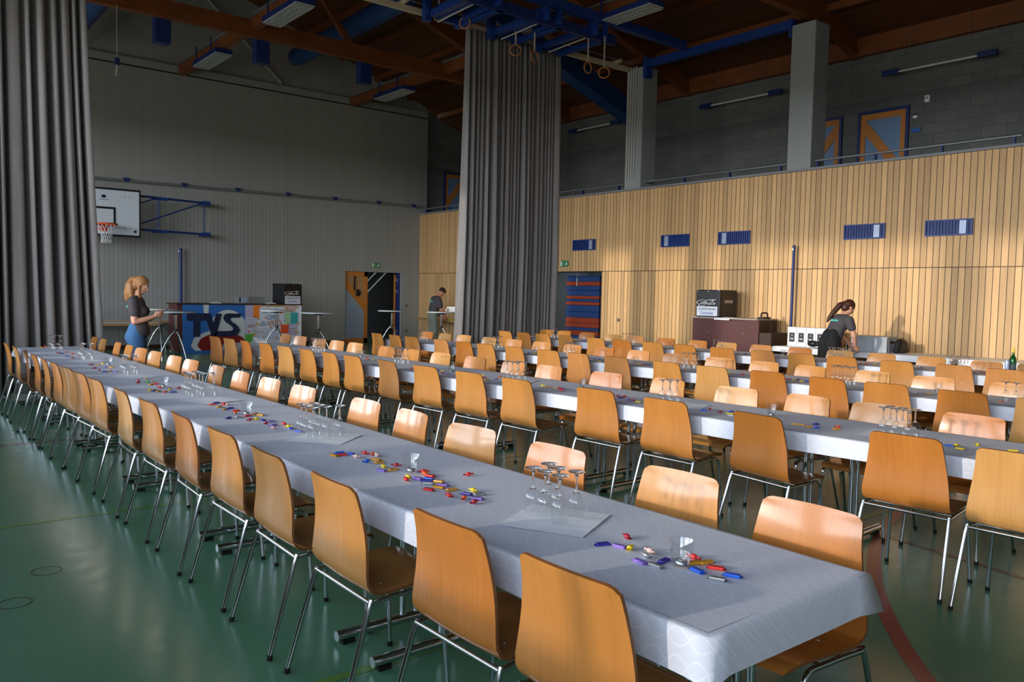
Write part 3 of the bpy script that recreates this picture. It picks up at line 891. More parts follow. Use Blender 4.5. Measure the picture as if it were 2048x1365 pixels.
ZR = 0.425          # height of the frame tubes
def make_chair():
    root = empty('plywood_chair')
    st = shell_part(0, SPLIT_ROW, True, False, 'beech_golden').obj('seat', root)
    bk = shell_part(SPLIT_ROW, len(PROF) - 1, False, True, 'beech_golden').obj('backrest', root)
    for o in (st, bk):
        o.material_slots[0].link = 'OBJECT'
        o.material_slots[0].material = MATS['beech_golden']
    sw = B('chrome')
    for (sx, sy) in ((0.10, 0.13), (0.10, -0.13), (-0.06, 0.13), (-0.06, -0.13)):
        sw.sphere((sx, sy, 0.4545 if sx > 0 else 0.4515), (0.008, 0.008, 0.004), 8)
    sw.obj('screws', st)
    r = 0.0105
    fr = B('chrome')
    for s in (1, -1):
        fr.tube([(-0.168, s * 0.236, ZR), (-0.05, s * 0.226, ZR + 0.004), (0.12, s * 0.214, ZR + 0.006)], r, 8)
    fr.tube([(-0.165, -0.236, ZR), (-0.165, 0.236, ZR)], 0.009, 8)
    fr.tube([(0.06, -0.214, ZR), (0.06, 0.214, ZR)], 0.008, 8)
    fr.tube([(-0.06, -0.224, ZR), (-0.06, 0.224, ZR)], 0.008, 8)
    fr.obj('seat_frame', root)
    for s in (1, -1):
        c = Vector((0.12, s * 0.214, ZR + 0.006 - 0.05))
        pts = [Vector((0.10, s * 0.2155, ZR + 0.006))] + arc_pts(c, 0.05, pi / 2, 0.12, 5, (1, 0, 0), (0, 0, 1)) + [Vector((0.192, s * 0.236, 0.012))]
        lg = B('chrome').tube(pts, r, 8).obj('leg', root)
        B('black_rubber').tube([(0.1925, s * 0.2365, 0.0), (0.1905, s * 0.2357, 0.022)], 0.0128, 8).obj('foot', lg)
    for s in (1, -1):
        lg = B('chrome').tube([Vector((-0.158, s * 0.235, ZR + 0.012)), Vector((-0.175, s * 0.2385, ZR - 0.03)), Vector((-0.286, s * 0.252, 0.012))], r, 8).obj('leg', root)
        B('black_rubber').tube([(-0.2885, s * 0.2525, 0.0), (-0.284, s * 0.2515, 0.022)], 0.0128, 8).obj('foot', lg)
    return root

TABLE_NAMES = {'T1': 'the frontmost long table', 'T2': 'the second long table', 'T3': 'the third long table', 'T4': 'the fourth long table'}
proto = make_chair()
first_chair = True
TINT_SEQ = {}
ROWS = {'T1': dict(x=2.045, k=0.0, y0=1.22, y1=12.42, n=6),
        'T2': dict(x=5.165, k=-0.028, y0=0.9, y1=12.42, n=6),
        'T3': dict(x=7.77, k=-0.010, y0=0.9, y1=12.42, n=6),
        'T4': dict(x=10.70, k=-0.011, y0=0.9, y1=12.42, n=6)}
FOOT_IN = 0.16
def spread(row):
    """chairs keep a hand's width apart and their feet clear of the table feet"""
    r = ROWS[row[:2]]
    step = (r['y1'] - r['y0']) / r['n']
    bars = []
    for i in range(r['n']):
        bars += [r['y0'] + step * i + FOOT_IN + 0.002, r['y0'] + step * (i + 1) - FOOT_IN - 0.002]
    out = [list(c) for c in CHAIRS[row]]
    for it in range(200):
        for i in range(1, len(out)):
            d = (0.535 if it < 120 else 0.50) - (out[i][1] - out[i - 1][1])
            if d > 0:
                k0 = 0.0 if out[i - 1][1] < 3.2 else 0.5
                out[i - 1][1] -= d * k0
                out[i][1] += d * (1 - k0)
        for c in out:
            for s_ in (-0.238, 0.238):
                for bb in bars:
                    d = c[1] + s_ - bb
                    if abs(d) < 0.047:
                        c[1] += (0.049 - abs(d)) * (1 if d > 0 else -1) * (0.9 if it > 120 else 0.5)
    return out
for row in ('T1L', 'T1R', 'T2L', 'T2R', 'T3L', 'T3R', 'T4L', 'T4R'):
    lst = spread(row)
    rnd = random.Random(row)
    for i, (xt, yc, yaw) in enumerate(lst):
        if first_chair:
            c = proto
            first_chair = False
        else:
            c = copy_tree(proto)
        left = row.endswith('L')
        base = 0.0 if left else pi
        a = base + radians(yaw)
        off = 0.228
        c.location = (xt + off * cos(a), yc + off * sin(a), 0)
        c.rotation_euler = (0, 0, a)
        tint = rnd.choices(range(5), (5, 4 if not left else 2, 3, 2, 2))[0]
        if row == 'T1L' and i < 3: tint = (2, 4, 0)[i]
        nm = CHAIR_TINTS[tint][0]
        for ch in c.children:
            if ch.name.split('.')[0] in ('seat', 'backrest'):
                ch.material_slots[0].material = MATS['beech_' + nm]
        tb = TABLE_NAMES[row[:2]]
        if left:
            lab = '%s plywood chair seen from behind, %s from the near end of %s' % (nm, ORD[i], tb)
        else:
            lab = '%s plywood chair facing us across %s, %s from its near end' % (nm, tb, ORD[i])
        side = 'chairs seen from behind along ' if left else 'chairs facing us along '
        tag(c, lab, 'chair', side + tb)

# ------------------------------------------------------------------ tables, cloths
CLOTH_Z = 0.755
def make_table(L, wd=0.78, top='tabletop'):
    root = empty('folding_table')
    tp = B(top).box(-wd / 2, wd / 2, -L / 2, L / 2, 0.722, 0.75, 0.004).obj('tabletop', root)
    B('dark_brown').box(-wd / 2 + 0.06, wd / 2 - 0.06, -L / 2 + 0.08, -L / 2 + 0.11, 0.685, 0.722).box(-wd / 2 + 0.06, wd / 2 - 0.06, L / 2 - 0.11, L / 2 - 0.08, 0.685, 0.722).obj('apron', tp)
    for s in (1, -1):
        y = s * (L / 2 - FOOT_IN)
        lg = B('chrome')
        for xx in (-0.038, 0.038):
            lg.tube([(xx, y, 0.05), (xx, y, 0.722)], 0.016, 10)
        lg.box(-0.25, 0.25, y - 0.02, y + 0.02, 0.70, 0.722)
        lo_ = lg.obj('leg', root)
        B('chrome').tube([(-0.385, y, 0.042), (0.385, y, 0.042)], 0.024, 12).obj('foot_bar', lo_)
        for xx in (-0.33, 0.33):
            B('black_rubber').box(xx - 0.03, xx + 0.03, y - 0.018, y + 0.018, 0.0, 0.022).obj('glide', lo_)
    return root
def cloth_mesh(L, hw, drop, seed, step=0.07, zt=0.0):
    """paper cloth over a table of length L: flat top, soft fold, short skirt with ripples and pointed corners"""
    rnd = random.Random(seed)
    per, nrm_ = [], []
    def side(p0, p1, n_):
        d = Vector(p1) - Vector(p0)
        k = max(3, int(d.length / step))
        for i in range(k):
            per.append(Vector(p0) + d * (i / k))
            nrm_.append(Vector(n_))
    hl = L / 2
    side((-hw, -hl), (hw, -hl), (0, -1)); side((hw, -hl), (hw, hl), (1, 0)); side((hw, hl), (-hw, hl), (0, 1)); side((-hw, hl), (-hw, -hl), (-1, 0))
    n = len(per)
    ph = [rnd.uniform(0, 6.28) for _ in range(4)]
    fr = [rnd.uniform(2.0, 3.5), rnd.uniform(4.5, 7.0), rnd.uniform(9, 13)]
    rings = []
    for lev, (o, dz) in enumerate(((-0.02, 0.0), (-0.006, -0.0005), (0.001, -0.004), (0.004, -0.010), (0.006, -0.035), (0.009, -0.07), (0.012, -drop))):
        ring = []
        s_ = 0.0
        for i, p in enumerate(per):
            if i: s_ += (per[i] - per[i - 1]).length
            cor = abs(abs(p.x) - hw) < 1e-6 and abs(abs(p.y) - hl) < 1e-6
            nn = nrm_[i]
            if cor:
                nn = Vector((p.x / abs(p.x), p.y / abs(p.y)))
            amp = min(1.0, max(0.0, (-dz - 0.008) / drop))
            rip = amp * (0.004 * sin(fr[0] * s_ + ph[0]) + 0.0015 * sin(fr[1] * s_ + ph[1]))
            oo = o + rip + (0.028 * amp if cor else 0.0)
            zz = dz
            if lev == 6:
                zz = dz - 0.006 * sin(fr[0] * 0.7 * s_ + ph[3])
            if lev <= 1:
                zz += 0.0012 * sin(fr[1] * s_ + ph[2])
            ring.append((p.x + nn.x * oo, p.y + nn.y * oo, zz))
        rings.append(ring)
    mb = B('paper_cloth')
    vs = [q for r_ in rings for q in r_]
    fs = []
    for a in range(len(rings) - 1):
        for i in range(n):
            j = (i + 1) % n
            fs.append((a * n + i, (a + 1) * n + i, (a + 1) * n + j, a * n + j))
    mb.add(vs, fs, True)
    # top sheet
    nx, ny = 8, max(4, int(L / 0.14))
    tv, tf = [], []
    ix, iy = hw - 0.02, hl - 0.02
    for i in range(ny + 1):
        for j in range(nx + 1):
            x = -ix + 2 * ix * j / nx; y = -iy + 2 * iy * i / ny
            e = min(1.0, (ix - abs(x)) / 0.06, (iy - abs(y)) / 0.06)
            z = e * (0.0012 * sin(3.1 * y + ph[0]) * cos(5 * x + ph[1]) + 0.001 * sin(8 * y + 6 * x + ph[2]))
            tv.append((x, y, z + 0.0012 * (1 - e) * 0))
    for i in range(ny):
        for j in range(nx):
            a = i * (nx + 1) + j
            tf.append((a, a + 1, a + nx + 2, a + nx + 1))
    mb.add(tv, tf, True)
    return mb
for key, r in ROWS.items():
    Lr = r['y1'] - r['y0']
    ang = math.atan(-r['k'])
    ym = (r['y0'] + r['y1']) / 2
    tl = Lr / r['n'] - 0.004
    tproto = None
    for i in range(r['n']):
        y = r['y0'] + Lr * (i + 0.5) / r['n']
        if tproto is None:
            t = tproto = make_table(tl)
        else:
            t = copy_tree(tproto)
        t.location = (r['x'] + r['k'] * y, y, 0)
        t.rotation_euler = (0, 0, ang)
        tag(t, 'chrome-footed folding table, %s from the near end, part of %s' % (ORD[i], TABLE_NAMES[key]), 'table', 'folding tables of ' + TABLE_NAMES[key])
    cm = cloth_mesh(Lr + 0.012, 0.402, 0.118, key).obj('tablecloth')
    cm.location = (r['x'] + r['k'] * ym, ym, CLOTH_Z - 0.002)
    cm.rotation_euler = (0, 0, ang)
    tag(cm, 'patterned grey-white paper tablecloth with chocolates and glasses along ' + TABLE_NAMES[key], 'tablecloth', 'paper tablecloths')

# ------------------------------------------------------------------ glasses, napkins, tealights, sweets
def glass_mb():
    # upturned: foot on top, bowl rim on the cloth
    H = 0.182
    r = empty('wine_glass')
    B('thin_glass').lathe([(0.0272, 0.0), (0.0300, 0.02), (0.0325, 0.045), (0.0330, 0.06), (0.0310, 0.075), (0.0245, 0.090), (0.0130, 0.100), (0.0060, 0.106)], 20).obj('bowl', r)
    B('glass').lathe([(0, 0.099), (0.0125, 0.0995), (0.0060, 0.106), (0.0042, 0.115), (0.0040, 0.150), (0.0055, 0.165), (0, 0.168)], 14).obj('stem', r)
    B('glass').lathe([(0, 0.164), (0.0055, 0.165), (0.0120, 0.1745), (0.0300, 0.1792), (0.0325, 0.1805), (0.0325, 0.1820), (0.0, 0.1822)], 20).obj('foot', r)
    return r
gproto = glass_mb()
first_glass = True
npk = None
CNAMES = {}
for key in ('T1', 'T2', 'T3', 'T4'):
    for ci, (gx, gy, n) in enumerate(GLASSES[key]):
        rnd = random.Random(key + str(ci))
        spots = []
        cols = 3 if n > 4 else 2
        if key == 'T1' and ci == 0:
            spots = [(2.002, 2.314), (2.100, 2.335), (2.000, 2.242), (2.079, 2.256), (1.998, 2.158), (2.092, 2.170)]
        else:
            m_ = 0
            for a in range(2 if n <= 6 else 3):
                for b_ in range(3):
                    if m_ < n and not (n == 4 and b_ == 2):
                        spots.append((gx + (a - 0.5) * 0.082 + rnd.uniform(-0.005, 0.005), gy + (b_ - (cols - 1) / 2) * 0.080 + rnd.uniform(-0.005, 0.005)))
                        m_ += 1
        spots.sort(key=lambda s: hypot(*s))
        for gi, (x, y) in enumerate(spots):
            if first_glass:
                g = gproto
                first_glass = False
            else:
                g = copy_tree(gproto)
            g.location = (x, y, CLOTH_Z + 0.003)
            g.rotation_euler = (0, 0, rnd.uniform(0, 6))
            tag(g, 'upturned wine glass, %s nearest in the %s glass cluster of %s' % (ORD[gi], ORD[ci], TABLE_NAMES[key]), 'glass', 'upturned wine glasses on ' + TABLE_NAMES[key])
def napkin_mb(rough=1.0, seed=0):
    rnd = random.Random(seed)
    mb = B('white_paper')
    n = 16
    hw = 0.165
    vs, fs = [], []
    for side in (0, 1):
        for i in range(n + 1):
            for j in range(n + 1):
                u, v = -hw + 2 * hw * i / n, -hw + 2 * hw * j / n
                z = 0.0018 * (1 if abs(abs(u) - 0.055) < 0.012 or abs(v) < 0.01 else 0) + 0.0005
                if i in (0, n): z += 0.0006 * (j % 2)
                vs.append((u, v, z if side else z - 0.0006))
    for side in (0, 1):
        o = side * (n + 1) ** 2
        for i in range(n):
            for j in range(n):
                a = o + i * (n + 1) + j
                q = (a, a + n + 1, a + n + 2, a + 1)
                fs.append(q if side else q[::-1])
    return mb.add(vs, fs, True)
nap_list = [('T1', 0, 2.03, 2.215, 27), ('T1', 1, 2.07, 4.22, 40), ('T1', 2, 2.06, 6.1, 15), ('T1', 3, 2.03, 8.05, 30), ('T1', 4, 2.02, 9.9, 20), ('T2', 0, 5.08, 2.42, 10), ('T2', 1, 5.02, 4.02, 25), ('T2', 2, 4.98, 6.02, 30), ('T3', 0, 7.62, 2.6, 20)]
nproto = None
for (key, ci, x, y, rot) in nap_list:
    if nproto is None:
        o = nproto = napkin_mb().obj('paper_napkin')
    else:
        o = nproto.copy(); COL.objects.link(o)
    o.location = (x, y, CLOTH_Z + 0.0005)
    o.rotation_euler = (0, 0, radians(rot))
    tag(o, 'white paper napkin lying under the %s glass cluster of %s' % (ORD[ci], TABLE_NAMES[key]), 'napkin', 'napkins under the glasses')
cup = [(0.0, 0.0), (0.0255, 0.0), (0.0275, 0.003), (0.0335, 0.045), (0.0408, 0.082), (0.0416, 0.084), (0.0408, 0.0848), (0.0396, 0.082), (0.0322, 0.045), (0.0262, 0.006), (0.0, 0.005)]
cproto = tproto2 = None
for key in ('T1', 'T2', 'T3', 'T4'):
    for ci, (x, y) in enumerate(TEALIGHTS[key]):
        if cproto is None:
            c = cproto = B('thin_glass').lathe(cup, 24).obj('tealight_holder')
            t = tproto2 = empty('tealight')
            B('aluminium').lathe([(0, 0), (0.0185, 0), (0.0190, 0.001), (0.0190, 0.016), (0.0178, 0.016), (0.0178, 0.013)], 24).obj('metal_cup', t)
            B('wax').lathe([(0, 0.001), (0.0176, 0.001), (0.0176, 0.0135), (0, 0.0135)], 24).obj('wax', t)
            B('ink_black').cyl((0, 0), 0.0007, 0.0135, 0.0195, 6).obj('wick', t)
        else:
            c = cproto.copy(); COL.objects.link(c)
            t = copy_tree(tproto2)
        c.location = (x, y, CLOTH_Z + 0.0015)
        t.location = (x, y, CLOTH_Z + 0.0068)
        tag(c, 'clear glass tealight holder, %s from the near end of %s' % (ORD[ci], TABLE_NAMES[key]), 'candle holder', 'tealight holders')
        tag(t, 'white tealight inside the %s glass holder from the near end of %s' % (ORD[ci], TABLE_NAMES[key]), 'candle', 'tealights')

def sweet_bar(L=0.060, W=0.0195, H=0.0095):
    mb = B('foil_n')
    l, w_ = L / 2 - 0.007, W / 2
    b_ = 0.0018
    mb.box(-l, l, -w_, w_, 0.0, H, b_)
    for s in (1, -1):
        vs = []
        for k in range(5):
            y = -w_ + 2 * w_ * k / 4
            z = 0.0012 * (k % 2)
            vs += [(s * l, y, H * 0.45), (s * (L / 2), y * 1.08, 0.0022 + z)]
        fs = [(2 * k, 2 * k + 1, 2 * k + 3, 2 * k + 2) for k in range(4)]
        vs2 = [(a, c, d - 0.0008) for a, c, d in vs]
        mb.add(vs, fs, False)
        mb.add(vs2, [f[::-1] for f in fs], False)
    return mb
def sweet_twist(L=0.052, R=0.0095):
    mb = B('foil_n')
    M = Matrix.Translation((0, 0, R * 0.92)) @ Matrix.Rotation(pi / 2, 4, 'Y')
    a = 0.0105
    mb.lathe([(0, -a), (R * 0.55, -a), (R * 0.95, -a * 0.7), (R, 0), (R * 0.95, a * 0.7), (R * 0.55, a), (0, a)], 10, M)
    for s in (1, -1):
        vs = []
        n = 10
        for k in range(n):
            an = 2 * pi * k / n
            vs.append((s * a * 0.96, 0.0025 * cos(an), R * 0.92 + 0.0025 * sin(an)))
        for k in range(n):
            an = 2 * pi * k / n
            rr = 0.0065 if k % 2 else 0.0048
            vs.append((s * (L / 2), rr * cos(an), max(0.0006, R * 0.92 + 0.7 * rr * sin(an))))
        fs = [(k, (k + 1) % n, n + (k + 1) % n, n + k) for k in range(n)]
        mb.add(vs, fs, False)
        mb.add([(p[0], p[1] * 0.93, p[2]) for p in vs], [f[::-1] for f in fs], False)
    return mb
sprotos = {'b': sweet_bar().mesh('chocolate_bar'), 't': sweet_twist().mesh('wrapped_sweet')}
for key in ('T1', 'T2', 'T3', 'T4'):
    cnt = {}
    for (cc, tt, x, y, an) in sorted(SWEETS[key], key=lambda q: q[3]):
        nm = 'chocolate_bar' if tt == 'b' else 'wrapped_sweet'
        o = bpy.data.objects.new(nm, sprotos[tt])
        COL.objects.link(o)
        o.material_slots[0].link = 'OBJECT'
        o.material_slots[0].material = MATS['foil_' + cc]
        o.location = (x, y, CLOTH_Z - 0.0002)
        o.rotation_euler = (0, 0, radians(an))
        k = cnt.get((cc, tt), 0)
        cnt[(cc, tt)] = k + 1
        word = 'mini chocolate bar' if tt == 'b' else 'twist-wrapped sweet'
        tag(o, '%s %s, %s such from the near end of %s' % (SWEET_COLS[cc][0], word, ORD[k], TABLE_NAMES[key]), 'sweet', 'sweets on ' + TABLE_NAMES[key])
# ------------------------------------------------------------------ curtains on their track
CY = 13.12
def curtain(x0t, x1t, x0b, x1b, z0, z1, nf, seed, depth, tilt_y=0.0):
    rnd = random.Random(seed)
    # fold path in (s, d): s along the track 0..1, d across
    pts = []
    s = 0.0
    ws = [rnd.uniform(0.4, 1.9) for _ in range(nf)]
    tot = sum(ws)
    ss = 0.0
    for k in range(nf):
        w_ = ws[k] / tot
        dp = depth * rnd.uniform(0.5, 1.15)
        sk = rnd.uniform(-0.18, 0.18)
        for q in range(12):
            a = q / 12.0
            ang = 2 * pi * a
            d = dp * cos(ang) + 0.15 * dp * cos(3 * ang + k)
            pts.append((ss + w_ * (a + sk * sin(ang) * 0.6 + 0.10 * sin(2 * ang)), d, k))
        ss += w_
    rows = 22
    ph = [rnd.uniform(0, 6.28) for _ in range(nf)]
    vs, fs = [], []
    n = len(pts)
    for i in range(rows + 1):
        t = i / rows
        z = z1 + (z0 - z1) * t
        xa = x0t + (x0b - x0t) * t ** 1.5
        xb = x1t + (x1b - x1t) * t ** 1.5
        gat = 0.45 + 0.55 * min(1.0, t * 1.6)
        for (s_, d, k) in pts:
            sw = 0.012 * t * sin(2.3 * t + ph[k])
            zz = z
            if i == rows:
                zz = z0 + 0.02 + 0.02 * sin(ph[k])
            vs.append((xa + (xb - xa) * s_ + sw, CY + d * gat + 0.02 * t * sin(3 * t + ph[k]), zz))
    for i in range(rows):
        for j in range(n - 1):
            a = i * n + j
            fs.append((a, a + 1, a + n + 1, a + n))
    return B('curtain_grey').add(vs, fs, True)
def finish_curtain(mb, label):
    o = mb.obj('curtain')
    md = o.modifiers.new('thick', 'SOLIDIFY')
    md.thickness = 0.006
    tag(o, label, 'curtain', 'grey divider curtains')
    return o
finish_curtain(curtain(0.55, 2.70, 0.40, 2.93, 0.02, 6.74, 17, 3, 0.17), 'grey pleated divider curtain gathered behind the far end of the frontmost table')
finish_curtain(curtain(9.40, 11.84, 9.26, 11.76, 0.02, 6.74, 24, 8, 0.19), 'tall grey pleated divider curtain hanging in the middle of the hall')
tk = empty('curtain_track', (6, CY, 6.8))
ch_ = tag(tk, 'cream steel curtain track running under the roof to the pillar', 'curtain track')
B('cream_steel').box(-8.0, 8.05, -0.05, 0.05, -0.05, 0.04).obj('rail', tk)
for xx in (-4.5, -0.6, 1.9, 3.95, 5.3, 7.5):
    B('cream_steel').tube([(xx, -0.22, 0.07), (xx, 0.14, 0.07)], 0.045, 10).obj('roller', tk)
B('steel_grey').tube([(-8, 0.12, 0.11), (8.0, 0.12, 0.11)], 0.012, 6).tube([(-8, -0.12, 0.11), (8.0, -0.12, 0.11)], 0.012, 6).obj('cable', tk)
for k in range(4):
    rp = B('strap').tube([(8.02, 0.02 - k * 0.075, 0.05), (8.02, 0.02 - k * 0.075, -2.5)], 0.012, 6).obj('pull_rope', tk)

# ------------------------------------------------------------------ ceiling equipment
def lamp(x, y0, y1, z, label):
    L_ = y1 - y0
    r = empty('ceiling_lamp', (x, (y0 + y1) / 2, z))
    B('blue_dark').box(-0.2, 0.2, -L_ / 2, L_ / 2, 0.02, 0.13, 0.015).obj('housing', r)
    lv = B('lamp_louver')
    for k in range(3):
        xa = -0.18 + k * 0.12
        lv.box(xa, xa + 0.004, -L_ / 2 + 0.02, L_ / 2 - 0.02, -0.015, 0.02)
        lv.box(xa + 0.112, xa + 0.116, -L_ / 2 + 0.02, L_ / 2 - 0.02, -0.015, 0.02)
        n = int(L_ / 0.065)
        for i in range(n):
            y = -L_ / 2 + 0.03 + i * (L_ - 0.06) / (n - 1)
            lv.box(xa, xa + 0.116, y - 0.0025, y + 0.0025, -0.012, 0.018)
    lv.obj('louver', r)
    tb = B('white_lamp')
    for k in range(3):
        tb.tube([(-0.12 + k * 0.12, -L_ / 2 + 0.04, 0.012), (-0.12 + k * 0.12, L_ / 2 - 0.04, 0.012)], 0.013, 8)
    tb.box(-0.19, 0.19, -L_ / 2 + 0.01, L_ / 2 - 0.01, 0.017, 0.021)
    tb.obj('tubes', r)
    hg = B('blue_dark')
    for yy in (-L_ / 2 + 0.3, L_ / 2 - 0.3):
        hg.box(-0.21, -0.19, yy - 0.02, yy + 0.02, 0.05, 0.42)
    hg.obj('hangers', r)
    tag(r, label, 'ceiling lamp', 'blue ceiling lamps')
lamp(6.70, 18.85, 20.45, 6.92, 'blue fluorescent ceiling lamp nearest the grey wall, above the basketball hoop bay')
lamp(6.70, 14.55, 16.15, 6.92, 'blue fluorescent ceiling lamp cut by the photo top, beside the wooden strut')
lamp(11.58, 18.75, 20.3, 6.92, 'blue fluorescent ceiling lamp left of the tall middle curtain')
lamp(11.58, 10.2, 11.75, 6.92, 'large blue fluorescent ceiling lamp above the gymnastic rings')
for k, (x, yb) in enumerate(((4.93, 17.36), (6.98, 17.36), (9.48, 17.36))):
    o = B('blue_dark').box(x - 0.15, x + 0.15, yb - 0.09, yb + 0.13, 6.46, 7.25, 0.008).obj('hanging_box')
    tag(o, ('blue box hanging behind the wooden beam, leftmost of three', 'blue box hanging behind the wooden beam, middle of three', 'blue box hanging behind the wooden beam, nearest the tall middle curtain')[k], 'box', 'blue boxes under the roof beam')
# air ducts
def duct(name, pts, r, label, seg=20):
    o = B('blue_duct').tube(pts, r, seg).obj(name)
    tag(o, label, 'air duct')
    return o
duct('air_duct', [(9.35, 20.9, 7.78), (9.30, 20.7, 7.76), (9.15, 15.4, 7.74), (9.1, 14.9, 7.74)], [0.2, 0.235, 0.235, 0.235], 'round blue air duct with rounded end under the roof left of the middle curtain')
duct('air_duct', [(3.95, 21.0, 7.36), (3.93, 17.6, 7.36)], 0.26, 'round blue air duct at the top edge of the left curtain')
bd = B('blue_duct')
x0, x1 = 9.6, 15.95
def dz_(x): return 7.29 - 0.34 * (x - 13.2)
vs = []
for (x, z) in ((x0, dz_(x0)), (x1, dz_(x1) + 0.05)):
    for (yy, zz) in ((14.35, -0.24), (14.75, -0.24), (14.75, 0.24), (14.35, 0.24)):
        vs.append((x, yy, z - 0.24 + zz))
bd.add(vs, [(0, 3, 2, 1), (4, 5, 6, 7), (0, 1, 5, 4), (1, 2, 6, 5), (2, 3, 7, 6), (3, 0, 4, 7)])
tag(bd.obj('sloping_duct'), 'wide blue duct sloping down behind the middle curtain to the pillar', 'air duct')

# ring apparatus: blue cross beam, side arms, straps and wooden rings
ap = empty('ring_beam', (0, 0, 0))
tag(ap, 'blue steel beam frame under the roof carrying the gymnastic rings', 'gym apparatus')
B('blue_steel').box(-1.9, 13.95, 11.42, 11.58, 6.90, 7.06).obj('cross_beam', ap)
B('blue_dark').box(5.5, 12.0, 11.62, 11.72, 6.62, 6.80).obj('carriage_rail', ap)
B('blue_steel').box(XW + 0.02, XW + 0.14, 8.95, 12.75, 6.78, 6.95).obj('wall_beam', ap)
B('blue_steel').box(XW - 0.02, XW + 0.16, 12.60, 12.72, 6.55, 7.0).box(XW - 0.02, XW + 0.16, 8.97, 9.03, 6.6, 6.95).obj('bracket', ap)
SETS = [((8.55, 12.85, 6.72), (8.93, 12.55, 6.60)), ((10.05, 12.42, 6.30), (10.36, 12.22, 6.20)), ((11.30, 11.70, 6.06), (11.55, 11.50, 5.97))]
RING_WORDS = ('farthest', 'middle', 'nearest')
for si, (a, b_) in enumerate(SETS):
    xa, xb = a[0], b_[0]
    ar = B('blue_steel')
    ar.box(xa - 0.18, xa - 0.06, 11.6, 13.0, 6.66, 6.78).box(xb + 0.08, xb + 0.2, 11.6, 13.0, 6.62, 6.72)
    ar.box(xa - 0.24, xb + 0.26, 12.86, 12.98, 6.66, 6.84).box(xa - 0.26, xa - 0.12, 12.9, 13.02, 6.6, 7.05)
    ar.tube([(xa - 0.1, 12.9, 6.72), (xb + 0.1, 11.7, 6.9)], 0.03, 6)
    ar.obj('arm', ap)
    B('strap').tube([(xa - 0.02, 12.85, 6.60), (xa + 0.02, 11.75, 6.66), (xb, 11.7, 6.66)], 0.014, 6).obj('cable', ap)
    for ri, p in enumerate((a, b_)):
        r = empty('gymnastic_ring', (p[0], p[1], p[2]))
        tag(r, 'wooden gymnastic ring on a white strap, %s one of the %s pair' % (('first', 'second')[ri], RING_WORDS[si]), 'gymnastic ring', 'gymnastic rings')
        rg = MB().mt('ring_wood')
        tor_v, tor_f = [], []
        na, nb, R_, rr = 28, 8, 0.105, 0.014
        yaw = (0.5, -0.3, 0.2, 0.9, 0.75, -0.1)[si * 2 + ri] - 0.68
        for i in range(na):
            for j in range(nb):
                A = 2 * pi * i / na; Bq = 2 * pi * j / nb
                q = Vector(((R_ + rr * cos(Bq)) * cos(A), rr * sin(Bq), (R_ + rr * cos(Bq)) * sin(A)))
                q.rotate(Matrix.Rotation(yaw, 3, 'Z'))
                tor_v.append(q)
        for i in range(na):
            for j in range(nb):
                tor_f.append((i * nb + j, ((i + 1) % na) * nb + j, ((i + 1) % na) * nb + (j + 1) % nb, i * nb + (j + 1) % nb))
        rg.add(tor_v, tor_f, True)
        rg.obj('ring', r)
        top = 6.66 - p[2]
        B('blue_steel').box(p[0] - 0.03, p[0] + 0.03, min(p[1], 11.5) - 0.05, max(p[1], 11.5) + 0.05, 6.655, 6.91).obj('hanger', ap)
        B('strap').box(-0.016, 0.016, -0.004, 0.004, 0.1, max(0.3, top)).obj('strap', r)
tag(B('strap').tube([(4.03, 17.1, 6.95), (4.03, 17.1, 5.95)], 0.006, 6).tube([(4.03, 17.1, 5.82), (4.02, 17.12, 5.62)], 0.014, 6).mt('blue_dark').box(3.99, 4.07, 17.06, 17.14, 5.82, 5.95).obj('ceiling_pull_switch'), 'white pull cord with blue block hanging from the wooden beam', 'pull cord')

# tube lamps of the gallery
for k, (y0, y1, z, lb) in enumerate(((5.96, 8.01, 6.03, 'nearest the photo edge, above the doors'), (10.23, 12.42, 6.11, 'between the two pillars'), (15.02, 16.95, 6.17, 'between pillar and middle curtain'))):
    r = empty('gallery_tube_lamp', (15.72, (y0 + y1) / 2, z))
    h = (y1 - y0) / 2
    B('blue_dark').box(-0.04, 0.04, -h, -h + 0.32, -0.05, 0.05, 0.01).obj('end_housing', r)
    B('blue_dark').box(-0.04, 0.04, h - 0.32, h, -0.05, 0.05, 0.01).obj('end_housing', r)
    B('white_lamp').tube([(0, -h + 0.3, -0.01), (0, h - 0.3, -0.01)], 0.02, 10).obj('tube', r)
    B('steel_grey').tube([(0, h - 0.5, 0.02), (0, h - 0.5, roof_z(15.72) - z - 0.02)], 0.004, 5).obj('cord', r)
    B('steel_grey').tube([(0, -h + 0.5, 0.02), (0, -h + 0.5, roof_z(15.72) - z - 0.02)], 0.004, 5).obj('cord', r)
    tag(r, 'slim tube lamp with blue ends on the gallery, ' + lb, 'tube lamp', 'gallery tube lamps')

# gallery handrails
for k, (y0, y1, posts, lb) in enumerate(((4.95, 8.46, (5.06, 6.15, 7.29, 8.4), 'in front of the blue doors'), (9.05, 12.85, (9.19, 10.38, 11.56, 12.77), 'between the two pillars'), (13.35, 21.9, (13.52, 14.74, 15.9, 17.6, 18.9, 20.55, 21.85), 'running behind the middle curtain'))):
    r = empty('gallery_handrail', (XW + 0.14, 0, 4.075))
    B('steel_grey').tube([(0, y0, 0.15), (0, y1, 0.15)], 0.022, 10).obj('rail', r)
    for yp in posts:
        B('blue_dark').box(-0.02, 0.03, yp - 0.018, yp + 0.018, 0.0, 0.14).obj('post', r)
    tag(r, 'low steel handrail with blue posts on the parapet, ' + lb, 'handrail', 'gallery handrails')

